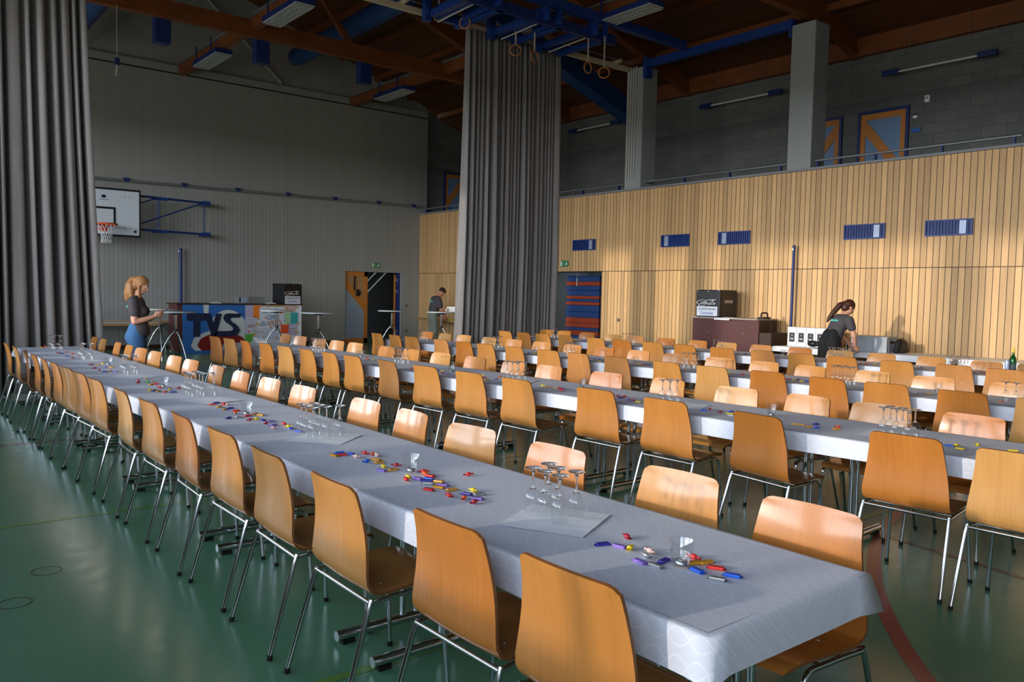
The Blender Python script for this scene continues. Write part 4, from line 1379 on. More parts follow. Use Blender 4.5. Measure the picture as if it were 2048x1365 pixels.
# small fixtures of the gallery wall
tag(B('white_card').box(XB - 0.06, XB, 7.19, 7.28, 5.40, 5.53, 0.008).mt('steel_grey').cyl((0, 0), 0.025, 0, 0.01, 12, frame_M((XB - 0.06, 7.235, 5.48), (0, -1, 0), (0, 0, 1))).obj('wall_speaker'), 'small cream box on the gallery wall right above the wide blue door', 'wall device')
tag(B('white_card').box(XB - 0.03, XB, 7.42, 7.50, 5.14, 5.2).mt('ink_black').box(XB - 0.031, XB, 7.42, 7.5, 5.19, 5.22).obj('wall_notice'), 'tiny white notice beside the blue gallery door', 'notice')
tag(B('paint_blue').box(XB - 0.03, XB, 7.35, 7.52, 4.86, 4.95, 0.01).obj('door_sign'), 'small blue sign beside the blue gallery door', 'sign')

# far wall: rail with clamps
rr_ = empty('wall_rail', (0, YF - 0.06, 4.25))
tag(rr_, 'grey horizontal pipe rail with clamps across the grey wall', 'wall rail')
B('steel_grey').tube([(-1.9, 0, -0.08), (14.0, 0, 0.02)], 0.035, 10).obj('pipe', rr_)
for xx in (1.2, 2.6, 3.95, 5.36, 6.76, 8.17, 9.61, 11.05, 12.52, 13.75):
    B('blue_dark').box(xx - 0.06, xx + 0.06, -0.045, 0.06, -0.05 + (xx - 6) * 0.006, 0.04 + (xx - 6) * 0.006).obj('clamp', rr_)

# exit signs
def exit_sign(name, M, w, h, label):
    r = B('exit_green').box(0, w, 0, h, 0, 0.02, 0, M).obj(name)
    wp = B('exit_white')
    wp.box(0.01, w * 0.24, 0.015, h - 0.015, 0.02, 0.022, 0, M)
    wp.box(w * 0.40, w * 0.44, h * 0.25, h * 0.75, 0.02, 0.022, 0, M)
    wp.prism([(w * 0.62, h * 0.15), (w * 0.70, h * 0.15), (w * 0.80, h * 0.45), (w * 0.90, h * 0.2), (w * 0.95, h * 0.24), (w * 0.86, h * 0.62), (w * 0.80, h * 0.72), (w * 0.66, h * 0.62), (w * 0.66, h * 0.55), (w * 0.74, h * 0.58)], 0.02, 0.022, M)
    wp.sphere((w * 0.86, h * 0.82, 0.022), (h * 0.09, h * 0.09, 0.002), 10, M)
    wp.obj('running_figure', r)
    tag(r, label, 'exit sign', 'green exit signs')
exit_sign('exit_sign', frame_M((12.32, YF, 2.31), (1, 0, 0), (0, 0, 1)), 0.28, 0.14, 'green running-figure exit sign above the doorway in the grey wall')
exit_sign('exit_sign', frame_M((XW, 15.34, 2.31), (0, -1, 0), (0, 0, 1)), 0.29, 0.15, 'green running-figure exit sign on the wooden wall above the storage opening')
for k, (z, lb) in enumerate(((1.16, 'upper'), (0.37, 'lower'))):
    o = B('brass').cyl((0, 0), 0.045, 0, 0.03, 16, frame_M((13.56, YF, z), (1, 0, 0), (0, 0, 1))).sphere((0, 0, 0.035), (0.03, 0.03, 0.015), 12, frame_M((13.56, YF, z), (1, 0, 0), (0, 0, 1))).obj('wall_socket')
    tag(o, '%s round metal socket on the grey wall right of the doorway' % lb, 'socket')
tag(B('brass').cyl((0, 0), 0.04, 0, 0.025, 16, frame_M((XW, 13.28, 1.03), (0, -1, 0), (0, 0, 1))).obj('wall_lock'), 'round metal lock on the wooden wall beside the storage opening', 'lock')

# vents in the wooden wall
VENTS = [(14.10, 14.89, 'above the storage opening', 'R'), (11.25, 12.03, 'second from the middle curtain', 'L'), (9.72, 10.49, 'third from the middle curtain', 'L'), (6.97, 7.73, 'above the bending woman', 'R'), (5.54, 6.29, 'nearest the photo edge', 'R')]
for (y0, y1, lb, sd) in VENTS:
    M = frame_M((XW - 0.001, y1, 2.70), (0, -1, 0), (0, 0, 1))
    w_, h_ = y1 - y0, 0.265
    r = empty('wall_vent', (0, 0, 0))
    fr = B('blue_steel')
    fr.box(0, w_, 0, 0.02, 0, 0.03, 0, M).box(0, w_, h_ - 0.02, h_, 0, 0.03, 0, M).box(0, 0.02, 0.02, h_ - 0.02, 0, 0.03, 0, M).box(w_ - 0.02, w_, 0.02, h_ - 0.02, 0, 0.03, 0, M)
    fr.obj('frame', r)
    B('blue_dark').box(0.02, w_ - 0.02, 0.02, h_ - 0.02, 0, 0.006, 0, M).obj('back_plate', r)
    gr = B('blue_steel')
    for k in range(1, 14):
        u = 0.02 + (w_ - 0.04) * k / 14
        gr.box(u - 0.006, u + 0.006, 0.02, h_ - 0.02, 0.006, 0.024, 0, M)
    gr.obj('grille', r)
    u0 = w_ * 0.73 if sd == 'R' else w_ * 0.12
    B('can_silver').box(u0, u0 + w_ * 0.14, 0.025, h_ - 0.025, 0.006, 0.027, 0, M).obj('open_panel', r)
    tag(r, 'blue slatted vent in the wooden wall, ' + lb, 'vent', 'blue wall vents')

# standing poles
def pole(x, y, z1, r, label):
    o = B('blue_dark').tube([(x, y, 0), (x, y, z1)], r, 12).mt('aluminium').tube([(x - r - 0.002, y, z1 - 0.1), (x - r - 0.002, y, z1 - 0.06)], 0.012, 8).obj('blue_post')
    tag(o, label, 'post', 'blue net posts')
pole(6.63, 21.82, 2.6, 0.04, 'tall blue net post standing against the grey wall behind the painted bar')
pole(13.93, 8.67, 2.63, 0.028, 'tall slim blue net post against the wooden wall behind white boxes')
tag(B('blue_dark').box(13.93, 14.0, 4.50, 4.62, 0, 1.37).obj('blue_upright'), 'short dark blue upright at the photo edge beside the green bottle', 'post')

# basketball hoop
bk = empty('basketball_hoop', (4.55, 21.0, 0))
tag(bk, 'white basketball backboard with orange hoop and net folded against the grey wall', 'basketball hoop')
B('board_black').box(-0.93, 0.90, -0.01, 0.02, 2.76, 3.90, 0.006).obj('edge_frame', bk)
bd_ = B('board_white').box(-0.89, 0.86, -0.018, -0.008, 2.81, 3.85).obj('backboard', bk)
sq = B('board_black')
sq.box(-0.24, 0.34, -0.022, -0.017, 3.40, 3.45).box(-0.24, 0.34, -0.022, -0.017, 3.00, 3.04).box(-0.24, -0.19, -0.022, -0.017, 3.04, 3.40).box(0.29, 0.34, -0.022, -0.017, 3.04, 3.40)
sq.obj('target_square', bd_)
lg_ = B('paint_navy').sphere((0.08, -0.019, 3.69), (0.055, 0.002, 0.04), 12).box(-0.02, 0.2, -0.021, -0.018, 3.61, 3.62)
lg_.sphere((0.77, -0.019, 2.9), (0.035, 0.002, 0.03), 10)
lg_.obj('emblem', bd_)
bt = B('steel_grey')
for (xx, zz) in ((0.55, 3.72), (0.66, 3.72), (0.55, 2.97), (0.66, 2.97)):
    bt.sphere((xx, -0.02, zz), (0.012, 0.006, 0.012), 8)
bt.obj('bolts', bd_)
cx_, cy_, cz_ = 0.06, -0.36, 3.02
rim = B('orange_paint').tube([(cx_ + 0.228 * cos(2 * pi * k / 36), cy_ + 0.228 * sin(2 * pi * k / 36), cz_) for k in range(37)], 0.02, 8, cap=False)
rim.box(cx_ - 0.09, cx_ + 0.09, -0.14, -0.02, cz_ - 0.02, cz_ + 0.015).box(cx_ - 0.1, cx_ + 0.1, -0.03, -0.018, cz_ - 0.16, cz_ + 0.03)
rim.obj('rim', bk)
nt_ = B('net_white')
for k in range(14):
    for dr_ in (1, -1):
        pts = []
        for q in range(9):
            t = q / 8.0
            rad = 0.22 - 0.12 * min(1, t * 1.5) + 0.015 * max(0, t - 0.75) * 4
            a = 2 * pi * k / 14 + dr_ * t * 0.9
            pts.append((cx_ + rad * cos(a), cy_ + rad * sin(a), cz_ - 0.018 - 0.42 * t))
        nt_.tube(pts, 0.0055, 4, cap=False)
nt_.obj('net', bk)
arm = B('blue_steel')
for zz in (2.97, 3.78):
    arm.tube([(0.6, 0.06, zz), (2.69, 0.62, zz + 0.01)], 0.028, 8)
    arm.box(2.58, 2.75, 0.55, 0.98, zz - 0.04, zz + 0.06)
    arm.box(1.25, 1.62, 0.27, 0.36, zz - 0.045, zz + 0.03)
arm.tube([(1.38, 0.28, 2.97), (1.38, 0.28, 3.78)], 0.018, 8).tube([(2.60, 0.6, 2.97), (2.60, 0.6, 3.78)], 0.018, 8)
arm.tube([(0.9, 0.14, 3.10), (2.52, 0.58, 3.76)], 0.018, 8).tube([(0.6, 0.08, 3.48), (1.3, 0.26, 3.76)], 0.016, 8)
arm.obj('swing_arm', bk)

# ------------------------------------------------------------------ storage room: gym mats, trolley
MATS_H = [(0.0, 0.10, 'b'), (0.10, 0.25, 'o'), (0.25, 0.40, 'o'), (0.40, 0.55, 'b'), (0.55, 0.68, 'o'), (0.68, 0.76, 'b'), (0.76, 0.88, 'o'), (0.88, 1.02, 'o'), (1.02, 1.17, 'b'), (1.17, 1.34, 'b'), (1.34, 1.43, 'o'), (1.43, 1.50, 'b'), (1.50, 1.58, 'o'), (1.58, 1.72, 'b'), (1.72, 1.84, 'b'), (1.84, 1.95, 'o'), (1.95, 2.1, 'b')]
for k, (z0, z1, cc) in enumerate(MATS_H):
    jx = random.uniform(-0.025, 0.025)
    o = MB().mt('mat_blue' if cc == 'b' else 'mat_orange').box(14.65 + jx, 16.75, 14.55 + jx, 15.75, z0, z1 - 0.004, 0.012).obj('gym_mat')
    tag(o, '%s gym mat in the storage stack, %s from the floor' % ('blue' if cc == 'b' else 'orange', ORD[k]), 'gym mat', 'stacked gym mats')
tr = B('steel_grey')
for yy in (14.02, 14.44):
    tr.tube([(14.9, yy, 0.05), (14.9, yy, 1.0), (14.95, yy + 0.0, 1.06)], 0.014, 8)
tr.tube([(14.95, 14.02, 1.06), (14.95, 14.44, 1.06)], 0.014, 8).box(14.7, 15.4, 14.0, 14.46, 0.05, 0.09)
for (xx, yy) in ((14.75, 14.05), (15.3, 14.05), (14.75, 14.41), (15.3, 14.41)):
    tr.tube([(xx, yy - 0.012, 0.03), (xx, yy + 0.012, 0.03)], 0.03, 10)
tag(tr.obj('trolley'), 'steel tube trolley standing before the gym mats in the storage room', 'trolley')
tag(B('strap').tube([(XW + 0.1, 14.83, 2.16), (XW + 0.1, 14.83, 2.02)], 0.005, 6).tube([(XW + 0.1, 14.83, 2.02), (XW + 0.1, 14.84, 1.82)], 0.016, 8).obj('rope_pull'), 'white pull handle hanging from the storage door head', 'handle')

# ------------------------------------------------------------------ painted bar with posters
bar = empty('bar_counter', (6.0, 20.0, 0))
tag(bar, 'blue painted bar counter with big letters TVS and paper posters', 'bar counter')
B('brown_panel').box(0.0, 3.14, 0.02, 0.7, 0.05, 1.18).obj('body', bar)
B('dark_brown').box(-0.04, 3.16, -0.04, 0.74, 1.18, 1.21, 0.004).obj('counter_top', bar)
PM = frame_M((0.12, 0.018, 0.06), (1, 0, 0), (0, 0, 1))
pnl = B('paint_blue').box(0.12, 1.63, -0.005, 0.018, 0.0, 1.18).obj('painted_panel', bar)
PW, PH = 1.51, 1.12
def uv(px, py): return ((px - 90) / 970.0 * PW, (1110 - py) / 715.0 * PH)
def clip(poly, W_, H_):
    def cl(ps, f, g):
        out = []
        for i in range(len(ps)):
            a, b_ = ps[i], ps[(i + 1) % len(ps)]
            fa, fb = f(a), f(b_)
            if fa >= 0: out.append(a)
            if (fa >= 0) != (fb >= 0):
                t = fa / (fa - fb)
                out.append((a[0] + (b_[0] - a[0]) * t, a[1] + (b_[1] - a[1]) * t))
        return out
    for f in (lambda p: p[0], lambda p: W_ - p[0], lambda p: p[1], lambda p: H_ - p[1]):
        poly = cl(poly, f, None)
    return poly
def ell(cx, cy, rx, ry, n=48):
    return clip([uv(cx + rx * cos(2 * pi * k / n) * (1 + 0.02 * sin(5 * k)), cy + ry * sin(2 * pi * k / n)) for k in range(n)], PW, PH)
FM = frame_M((0.12, -0.005, 0.06), (1, 0, 0), (0, 0, 1))
B('paint_white').prism(ell(790, 800, 300, 325), 0, 0.002, FM).prism([uv(398, 395), uv(486, 395), uv(478, 530), uv(410, 530)], 0, 0.002, FM).prism(ell(640, 1010, 420, 215), 0, 0.0025, FM).obj('white_paint', pnl)
B('paint_red').prism(ell(700, 1015, 385, 180), 0, 0.004, FM).obj('red_paint', pnl)
LT = [[(145, 560), (162, 530), (440, 530), (440, 642), (340, 645), (340, 884), (330, 892), (245, 892), (245, 645), (150, 645)],
      [(418, 530), (500, 530), (552, 690), (595, 535), (682, 535), (612, 810), (600, 886), (522, 886)],
      [(985, 535), (985, 570), (972, 597), (850, 597), (822, 608), (818, 628), (835, 660), (900, 700), (955, 755), (970, 800), (950, 850), (915, 878), (870, 888), (560, 888), (590, 810), (820, 808), (858, 795), (868, 770), (852, 745), (815, 715), (750, 670), (718, 630), (710, 595), (722, 560), (750, 538), (790, 530)]]
for poly in LT:
    B('paint_navy').prism([uv(*p) for p in poly], 0.004, 0.022, FM).obj('letter', pnl)
def poster(px0, py0, px1, py1, mname, rgb, label, rot=0.0, lay=0):
    if mname not in MATS: mat(mname, rgb, 0.8)
    def xz(px, py): return (6.0 + 0.12 + (px - 90) / 970.0 * PW, 0.06 + (1110 - py) / 715.0 * PH)
    (xa, za), (xb, zb) = xz(px0, py1), xz(px1, py0)
    w_, h_ = xb - xa, zb - za
    o = empty('poster', ((xa + xb) / 2, 20.0 - 0.002 - 0.004 * lay, (za + zb) / 2))
    o.rotation_euler = (0, rot, 0)
    B(mname).box(-w_ / 2, w_ / 2, -0.002, 0.002, -h_ / 2, h_ / 2).obj('sheet', o)
    tag(o, label, 'poster', 'posters on the bar')
    return o, w_, h_
bkp = B('white_paper').box(1.64, 3.14, 0.004, 0.02, 0.02, 1.18).obj('white_panel', bar)
o, w_, h_ = poster(1070, 395, 1215, 600, 'paper_lavender', (176, 168, 200), 'lavender paper poster at the upper left of the bar posters')
o, w_, h_ = poster(1196, 402, 1325, 600, 'paper_orange', (236, 130, 44), 'tilted bright orange paper poster on the bar front', 0.06, 1)
def scrib(o, w_, h_, mname, rows, seed, x0=-0.4, x1=0.4, z0=0.38, z1=-0.35):
    rnd = random.Random(seed)
    mb = B(mname)
    for k in range(rows):
        z = h_ * (z0 + (z1 - z0) * k / max(1, rows - 1))
        x = w_ * x0
        while x < w_ * x1:
            l = rnd.uniform(0.02, 0.06)
            mb.box(x, min(w_ * x1, x + l), -0.004, -0.002, z - 0.006, z + 0.006)
            x += l + 0.015
    return mb.obj('lettering', o)
scrib(o, w_, h_, 'frame_orange', 5, 1)
main, mw, mh = poster(1300, 432, 1724, 745, 'paper_white', (206, 212, 222), 'large white poster with hand-lettered GIMME GIMME AN APEROL', 0.0, 2)
mat('ink_teal', (36, 110, 150), 0.7); mat('ink_rust', (168, 72, 40), 0.7)
def mtext(px0, px1, py0, py1, s, mm):
    x0 = (px0 - 1300) / 424.0 * mw - mw / 2; x1 = (px1 - 1300) / 424.0 * mw - mw / 2
    z0 = mh / 2 - (py1 - 432) / 313.0 * mh; z1 = mh / 2 - (py0 - 432) / 313.0 * mh
    text_mesh('lettering', s, mm, x1 - x0, z1 - z0, frame_M((x0, -0.0025, z0), (1, 0, 0), (0, 0, 1)), main, 0.003)
mtext(1338, 1600, 462, 528, 'GIMME', 'ink_teal')
mtext(1432, 1636, 555, 636, 'GIMME', 'ink_teal')
mtext(1318, 1402, 655, 742, 'AN', 'ink_teal')
mtext(1430, 1692, 648, 738, 'APEROL', 'ink_rust')
dm = B('orange_paint')
dm.sphere(((1672 - 1512) / 424.0 * mw, -0.003, mh / 2 - (500 - 432) / 313.0 * mh), (0.055, 0.003, 0.05), 14)
dm.sphere(((1405 - 1512) / 424.0 * mw, -0.003, mh / 2 - (600 - 432) / 313.0 * mh), (0.024, 0.003, 0.024), 12)
dm.obj('red_dots', main)
o, w_, h_ = poster(1065, 592, 1262, 860, 'paper_pale', (190, 192, 210), 'pale poster with red word APEROL left of the lettered poster', -0.03, 1)
text_mesh('lettering', 'APEROL', 'ink_rust', w_ * 0.66, h_ * 0.17, frame_M((-w_ * 0.3, -0.0025, -h_ * 0.14), (1, 0, 0.1), (-0.1, 0, 1)), o, 0.003)
scrib(o, w_, h_, 'paper_lavender', 3, 5, z0=0.36, z1=0.12)
B('orange_paint').sphere((-w_ * 0.22, -0.003, -h_ * 0.36), (0.026, 0.003, 0.026), 12).obj('red_dot', o)
mat('paper_green', (80, 170, 60), 0.8)
B('paper_green').sphere((w_ * 0.26, -0.003, -h_ * 0.31), (0.026, 0.003, 0.026), 12).obj('green_dot', o)
o, w_, h_ = poster(1735, 400, 1925, 515, 'paper_rose', (204, 172, 164), 'rose paper poster at the upper right of the bar posters', 0.0, 1)
scrib(o, w_, h_, 'label_grey', 3, 7)
o, w_, h_ = poster(1732, 520, 1842, 695, 'paper_mint', (164, 200, 160), 'pale green paper poster beside the teal one', 0.03, 1)
o, w_, h_ = poster(1835, 516, 1960, 705, 'paper_teal', (66, 176, 176), 'teal paper poster near the right end of the bar', 0.02, 2)
scrib(o, w_, h_, 'ink_teal', 6, 8)
o, w_, h_ = poster(1662, 716, 1796, 860, 'paper_red', (222, 84, 44), 'orange-red paper poster below the lettered poster', 0.06, 3)
o, w_, h_ = poster(1790, 706, 1950, 900, 'paper_pale2', (186, 184, 206), 'pale violet paper poster below the teal one', 0.02, 1)
scrib(o, w_, h_, 'ink_rust', 3, 10, z0=0.1, z1=-0.3)
o, w_, h_ = poster(1066, 862, 1196, 1010, 'paper_green', (80, 170, 60), 'green paper poster low on the bar beside the red paint', -0.08, 2)
o, w_, h_ = poster(1265, 760, 1480, 985, 'paper_white2', (196, 202, 212), 'white paper poster under the lettered poster', 0.03, 1)
scrib(o, w_, h_, 'paper_lavender', 4, 12)
o, w_, h_ = poster(1500, 765, 1660, 985, 'paper_lilac', (186, 190, 212), 'lilac paper poster right of the white lower one', -0.02, 1)
gd = B('foil_g')
rnd = random.Random(2)
for k in range(11):
    gd.sphere((6.0 + 0.12 + (1345 + k * 36 - 90) / 970.0 * PW, 19.99, 0.06 + (1110 - 411) / 715.0 * PH + rnd.uniform(-0.01, 0.01)), (0.022, 0.004, 0.022), 8)
for (px, py) in ((1275, 620), (1290, 720), (1260, 690), (1745, 440), (1740, 490), (1945, 430), (1480, 760), (1775, 705), (1205, 860), (1205, 890), (1950, 690), (1945, 850), (1580, 930)):
    gd.sphere((6.0 + 0.12 + (px - 90) / 970.0 * PW, 19.975, 0.06 + (1110 - py) / 715.0 * PH), (0.026, 0.004, 0.026), 8)
gdo = gd.obj('paper_garland')
tag(gdo, 'gold and orange paper dots stuck along the bar posters', 'decoration')

# things on the bar
def script_logo(M, w_, h_, parent):
    """flowing white script spelling Coca-Cola as a ribbon of strokes"""
    strokes = []
    def C_(x, y, r): return [(x + r * 1.25, y + r * 0.75), (x + r * 0.7, y + r * 1.15), (x - r * 0.3, y + r * 0.9), (x - r * 0.9, y), (x - r * 0.75, y - r * 0.9), (x, y - r * 1.1), (x + r * 0.9, y - r * 0.75)]
    def c_(x, y, r): return [(x + r * 0.7, y + r * 0.6), (x, y + r), (x - r * 0.7, y), (x - r * 0.3, y - r), (x + r * 0.7, y - r * 0.7)]
    def o_(x, y, r): return [(x + r * 0.75 * cos(t), y + r * sin(t)) for t in [pi / 2 + k * pi / 5 for k in range(11)]]
    strokes.append(C_(0.12, 0.52, 0.24)); strokes.append([(0.12, 0.27), (0.02, 0.12), (0.12, 0.02), (0.34, 0.08), (0.40, 0.16)])
    strokes.append(o_(0.24, 0.42, 0.13)); strokes.append(c_(0.335, 0.40, 0.12)); strokes.append(o_(0.425, 0.40, 0.115)); strokes.append([(0.475, 0.52), (0.465, 0.33), (0.50, 0.28)])
    strokes.append([(0.485, 0.44), (0.53, 0.46)])
    strokes.append(C_(0.60, 0.55, 0.25)); strokes.append([(0.63, 0.28), (0.56, 0.2), (0.62, 0.14)])
    strokes.append(o_(0.71, 0.36, 0.125)); strokes.append([(0.775, 0.24), (0.79, 0.5), (0.84, 0.86), (0.81, 0.88), (0.79, 0.62), (0.80, 0.3), (0.83, 0.25)])
    strokes.append(o_(0.875, 0.34, 0.115)); strokes.append([(0.925, 0.45), (0.915, 0.28), (0.96, 0.23)])
    strokes.append([(0.60, 0.84), (0.74, 0.72), (0.88, 0.76), (0.99, 0.93)])
    mb = B('logo_white')
    for st in strokes:
        pts = []
        for i in range(len(st) - 1):
            p0 = st[max(0, i - 1)]; p1 = st[i]; p2 = st[i + 1]; p3 = st[min(len(st) - 1, i + 2)]
            for q in range(5):
                t = q / 5.0
                pts.append(tuple(0.5 * (2 * p1[d] + (p2[d] - p0[d]) * t + (2 * p0[d] - 5 * p1[d] + 4 * p2[d] - p3[d]) * t * t + (3 * p1[d] - p0[d] - 3 * p2[d] + p3[d]) * t ** 3) for d in (0, 1)))
        pts.append(st[-1])
        vs, fs = [], []
        n = len(pts)
        for i, p in enumerate(pts):
            a = pts[max(0, i - 1)]; b_ = pts[min(n - 1, i + 1)]
            dx, dy = (b_[0] - a[0]) * w_, (b_[1] - a[1]) * h_
            l = max(1e-6, hypot(dx, dy))
            wd = 0.028 * w_ * (0.45 + 0.55 * abs(dy / l)) * min(1.0, 0.35 + min(i, n - 1 - i) / 3.0)
            nx_, ny_ = -dy / l * wd / 2, dx / l * wd / 2
            x, y = p[0] * w_ + (p[1] - 0.5) * 0.18 * h_, p[1] * h_
            vs += [(x - nx_, y - ny_, 0.002), (x + nx_, y + ny_, 0.002)]
            if i: fs.append((2 * i - 2, 2 * i, 2 * i + 1, 2 * i - 1))
        mb.add(vs, fs, False, M)
    o = mb.obj('logo', parent)
    md = o.modifiers.new('thick', 'SOLIDIFY'); md.thickness = 0.002
    return o
def fridge(name, loc, rz, w_, d_, h_, label, full):
    r = empty(name, loc, rz)
    B('fridge_black').box(0, w_, 0.05, d_, 0, h_, 0.012).obj('body', r)
    dr_ = B('fridge_black').box(0.004, w_ - 0.004, 0, 0.048, 0.01, h_ - 0.01, 0.008).obj('door', r)
    FMx = frame_M((0, -0.0005, 0), (1, 0, 0), (0, 0, 1))
    script_logo(frame_M((w_ * 0.12, -0.001, h_ * 0.40), (1, 0, 0), (0, 0, 1)), w_ * 0.72, h_ * 0.28, dr_)
    sg = B('sign_white').box(0.03, w_ - 0.05, -0.004, 0, 0.02 if full else 0.0, h_ * 0.385).obj('sign_plate', dr_)
    text_mesh('lettering', 'LEDERMANN', 'ink_black', w_ * 0.74, h_ * 0.085, frame_M((w_ * 0.10, -0.004, h_ * 0.245), (1, 0, 0), (0, 0, 1)), sg)
    text_mesh('lettering', 'Getränke', 'sign_blue', w_ * 0.54, h_ * 0.12, frame_M((w_ * 0.20, -0.004, h_ * 0.085), (1, 0, 0), (0, 0, 1)), sg)
    hg = B('aluminium').box(w_ * 0.08, w_ * 0.1, -0.004, 0.0, h_ - 0.04, h_ - 0.02).box(w_ * 0.5, w_ * 0.53, -0.004, 0.0, h_ - 0.04, h_ - 0.02)
    hg.box(w_ - 0.05, w_ - 0.02, 0.0, 0.06, h_ - 0.01, h_ + 0.01)
    hg.obj('hinge', dr_)
    tag(r, label, 'fridge', 'small black fridges')
    return r
fr1 = fridge('mini_fridge', (8.68, 20.06, 1.21), 0.15, 0.54, 0.55, 0.53, 'small black fridge with white script logo standing on the painted bar', False)
sb = empty('steel_box', (7.62, 20.25, 1.21))
B('steel_grey').box(0, 0.62, 0, 0.36, 0, 0.17, 0.006).mt('can_silver').box(0.0, 0.17, -0.002, 0.1, 0.02, 0.165).mt('steel_grey').box(0.2, 0.22, -0.012, 0, 0.01, 0.17).box(0.6, 0.62, -0.012, 0, 0.01, 0.17).obj('case', sb)
tag(sb, 'grey metal box lying on the bar counter left of the black fridge', 'box')
for k, (x, lb) in enumerate(((6.95, 'left'), (8.35, 'right'))):
    vs = [(-0.13, -0.09, 0.001), (0.13, -0.1, 0.001), (0.14, 0.1, 0.003), (-0.14, 0.1, 0.001), (0.02, 0.0, 0.045)]
    o = B('white_paper').add(vs, [(0, 1, 4), (1, 2, 4), (2, 3, 4), (3, 0, 4), (0, 3, 2, 1)]).obj('paper_sheet')
    o.location = (x, 20.12, 1.211)
    tag(o, 'crumpled white paper lying on the bar counter, %s of the grey metal box' % lb, 'paper')

# ------------------------------------------------------------------ standing tables
def hightop(loc, dia, label, rz=0.3):
    r = empty('standing_table', loc, rz)
    B('hightop').lathe([(0, 1.085), (dia / 2 - 0.01, 1.085), (dia / 2, 1.09), (dia / 2, 1.105), (dia / 2 - 0.005, 1.11), (0, 1.11)], 36).obj('tabletop', r)
    B('black_plastic').lathe([(0, 1.05), (0.06, 1.05), (0.13, 1.075), (0.13, 1.085), (0, 1.085)], 20).obj('mount', r)
    B('chrome').tube([(0, 0, 0.70), (0, 0, 1.06)], 0.026, 12).obj('column', r)
    B('black_plastic').tube([(0, 0, 0.66), (0, 0, 0.76)], 0.038, 12).obj('hub', r)
    for k in range(3):
        a = 2 * pi * k / 3
        pts = []
        for q in range(8):
            t = q / 7.0
            rad = 0.03 + 0.33 * (t ** 0.75)
            pts.append((rad * cos(a), rad * sin(a), 0.70 * (1 - t) ** 0.85 + 0.012))
        B('chrome').tube(pts, 0.0135, 8).obj('leg', r)
    tag(r, label, 'standing table', 'standing tables with tripod legs')
    return r
hightop((4.96, 16.65, 0), 0.74, 'round standing table on chrome tripod legs in front of the blue end of the bar', 0.9)
hightop((5.20, 18.55, 0), 0.74, 'round standing table on tripod legs behind the woman holding the phone', 0.35)
hightop((7.50, 17.72, 0), 0.70, 'round standing table in front of the bar posters', 0.6)
hightop((7.75, 16.12, 0), 0.74, 'round standing table on tripod legs right of the bar', 1.2)
hightop((10.58, 17.83, 0), 0.70, 'round standing table in front of the dark doorway', 0.5)
hightop((11.35, 16.75, 0), 0.72, 'round standing table with paper cup beside the man', 1.0)
cupo = B('label_grey').lathe([(0, 0), (0.035, 0), (0.042, 0.09), (0.040, 0.09), (0.034, 0.004), (0, 0.004)], 18).obj('paper_cup')
cupo.location = (11.42, 16.60, 1.111)
tag(cupo, 'small beige cup on the standing table beside the man', 'cup')
pc = B('white_card').box(-0.10, 0.10, -0.004, 0.004, 0.0, 0.13).obj('menu_card')
pc.location = (11.58, 16.66, 1.111); pc.rotation_euler = (-0.12, 0, -0.5)
tag(pc, 'white card standing on the round table at the curtain edge', 'card')

# ------------------------------------------------------------------ side tables by the grey wall and the wooden wall
def long_table(loc, rz, L_, W_, z, top, edge, label, name='folding_table', tk_=0.035):
    r = empty(name, loc, rz)
    B(top).box(-L_ / 2, L_ / 2, -W_ / 2, W_ / 2, z - 0.008, z, 0.002).obj('tabletop', r)
    B(edge).box(-L_ / 2 + 0.002, L_ / 2 - 0.002, -W_ / 2 + 0.002, W_ / 2 - 0.002, z - 0.008 - tk_, z - 0.008).obj('edge', r)
    for s in (1, -1):
        x = s * (L_ / 2 - 0.25)
        g = B('chrome')
        for yy in (-W_ / 2 + 0.08, W_ / 2 - 0.08):
            g.tube([(x, yy, 0), (x, yy, z - tk_ - 0.008)], 0.014, 8)
        g.tube([(x, -W_ / 2 + 0.08, 0.12), (x, W_ / 2 - 0.08, 0.12)], 0.012, 8)
        g.tube([(x, 0, 0.12), (x - s * 0.35, 0, z - tk_ - 0.01)], 0.010, 8)
        g.obj('leg', r)
    tag(r, label, 'table')
    return r
long_table((4.35, 19.95, 0), -0.02, 2.3, 0.68, 0.765, 'hightop', 'wooden_bench', 'low table with wooden edge behind the woman holding the phone', tk_=0.06)
long_table((5.0, 21.45, 0), 0.0, 2.9, 0.60, 0.765, 'hightop', 'wooden_bench', 'low table with wooden edge along the grey wall under the hoop arm', tk_=0.06)
long_table((13.60, 19.55, 0), pi / 2, 2.9, 0.62, 0.80, 'wooden_bench', 'wooden_bench', 'wooden table against the wooden wall in front of the man', tk_=0.05)
WT = [(8.52, 6.97, 'nearest the brown counter, carrying the white boxes'), (6.95, 5.36, 'carrying the grey crate'), (5.28, 3.70, 'at the photo edge behind the green bottle')]
for k, (y1, y0, lb) in enumerate(WT):
    tb_ = make_table(y1 - y0 - 0.01, 0.78, 'table_white')
    tb_.location = (13.48, (y0 + y1) / 2, -0.012)
    for ch in tb_.children: pass
    tag(tb_, 'white-covered table along the wooden wall, ' + lb, 'table', 'tables along the wooden wall')
    c_ = cloth_mesh(y1 - y0 - 0.09, 0.405, 0.10, 'w%d' % k).obj('tablecloth')
    c_.location = (13.48, (y0 + y1) / 2, 0.7435)
    c_.data.materials[0] = MATS['table_white']
    tag(c_, 'white paper cloth on the wall table ' + lb, 'tablecloth', 'white cloths along the wooden wall')
for o in [q for q in S.objects if q.name.startswith('folding_table') and q.parent is None]:
    if abs(o.location.z + 0.012) < 1e-6:
        o.location.z = 0.0
        o.scale = (1, 1, 0.972)

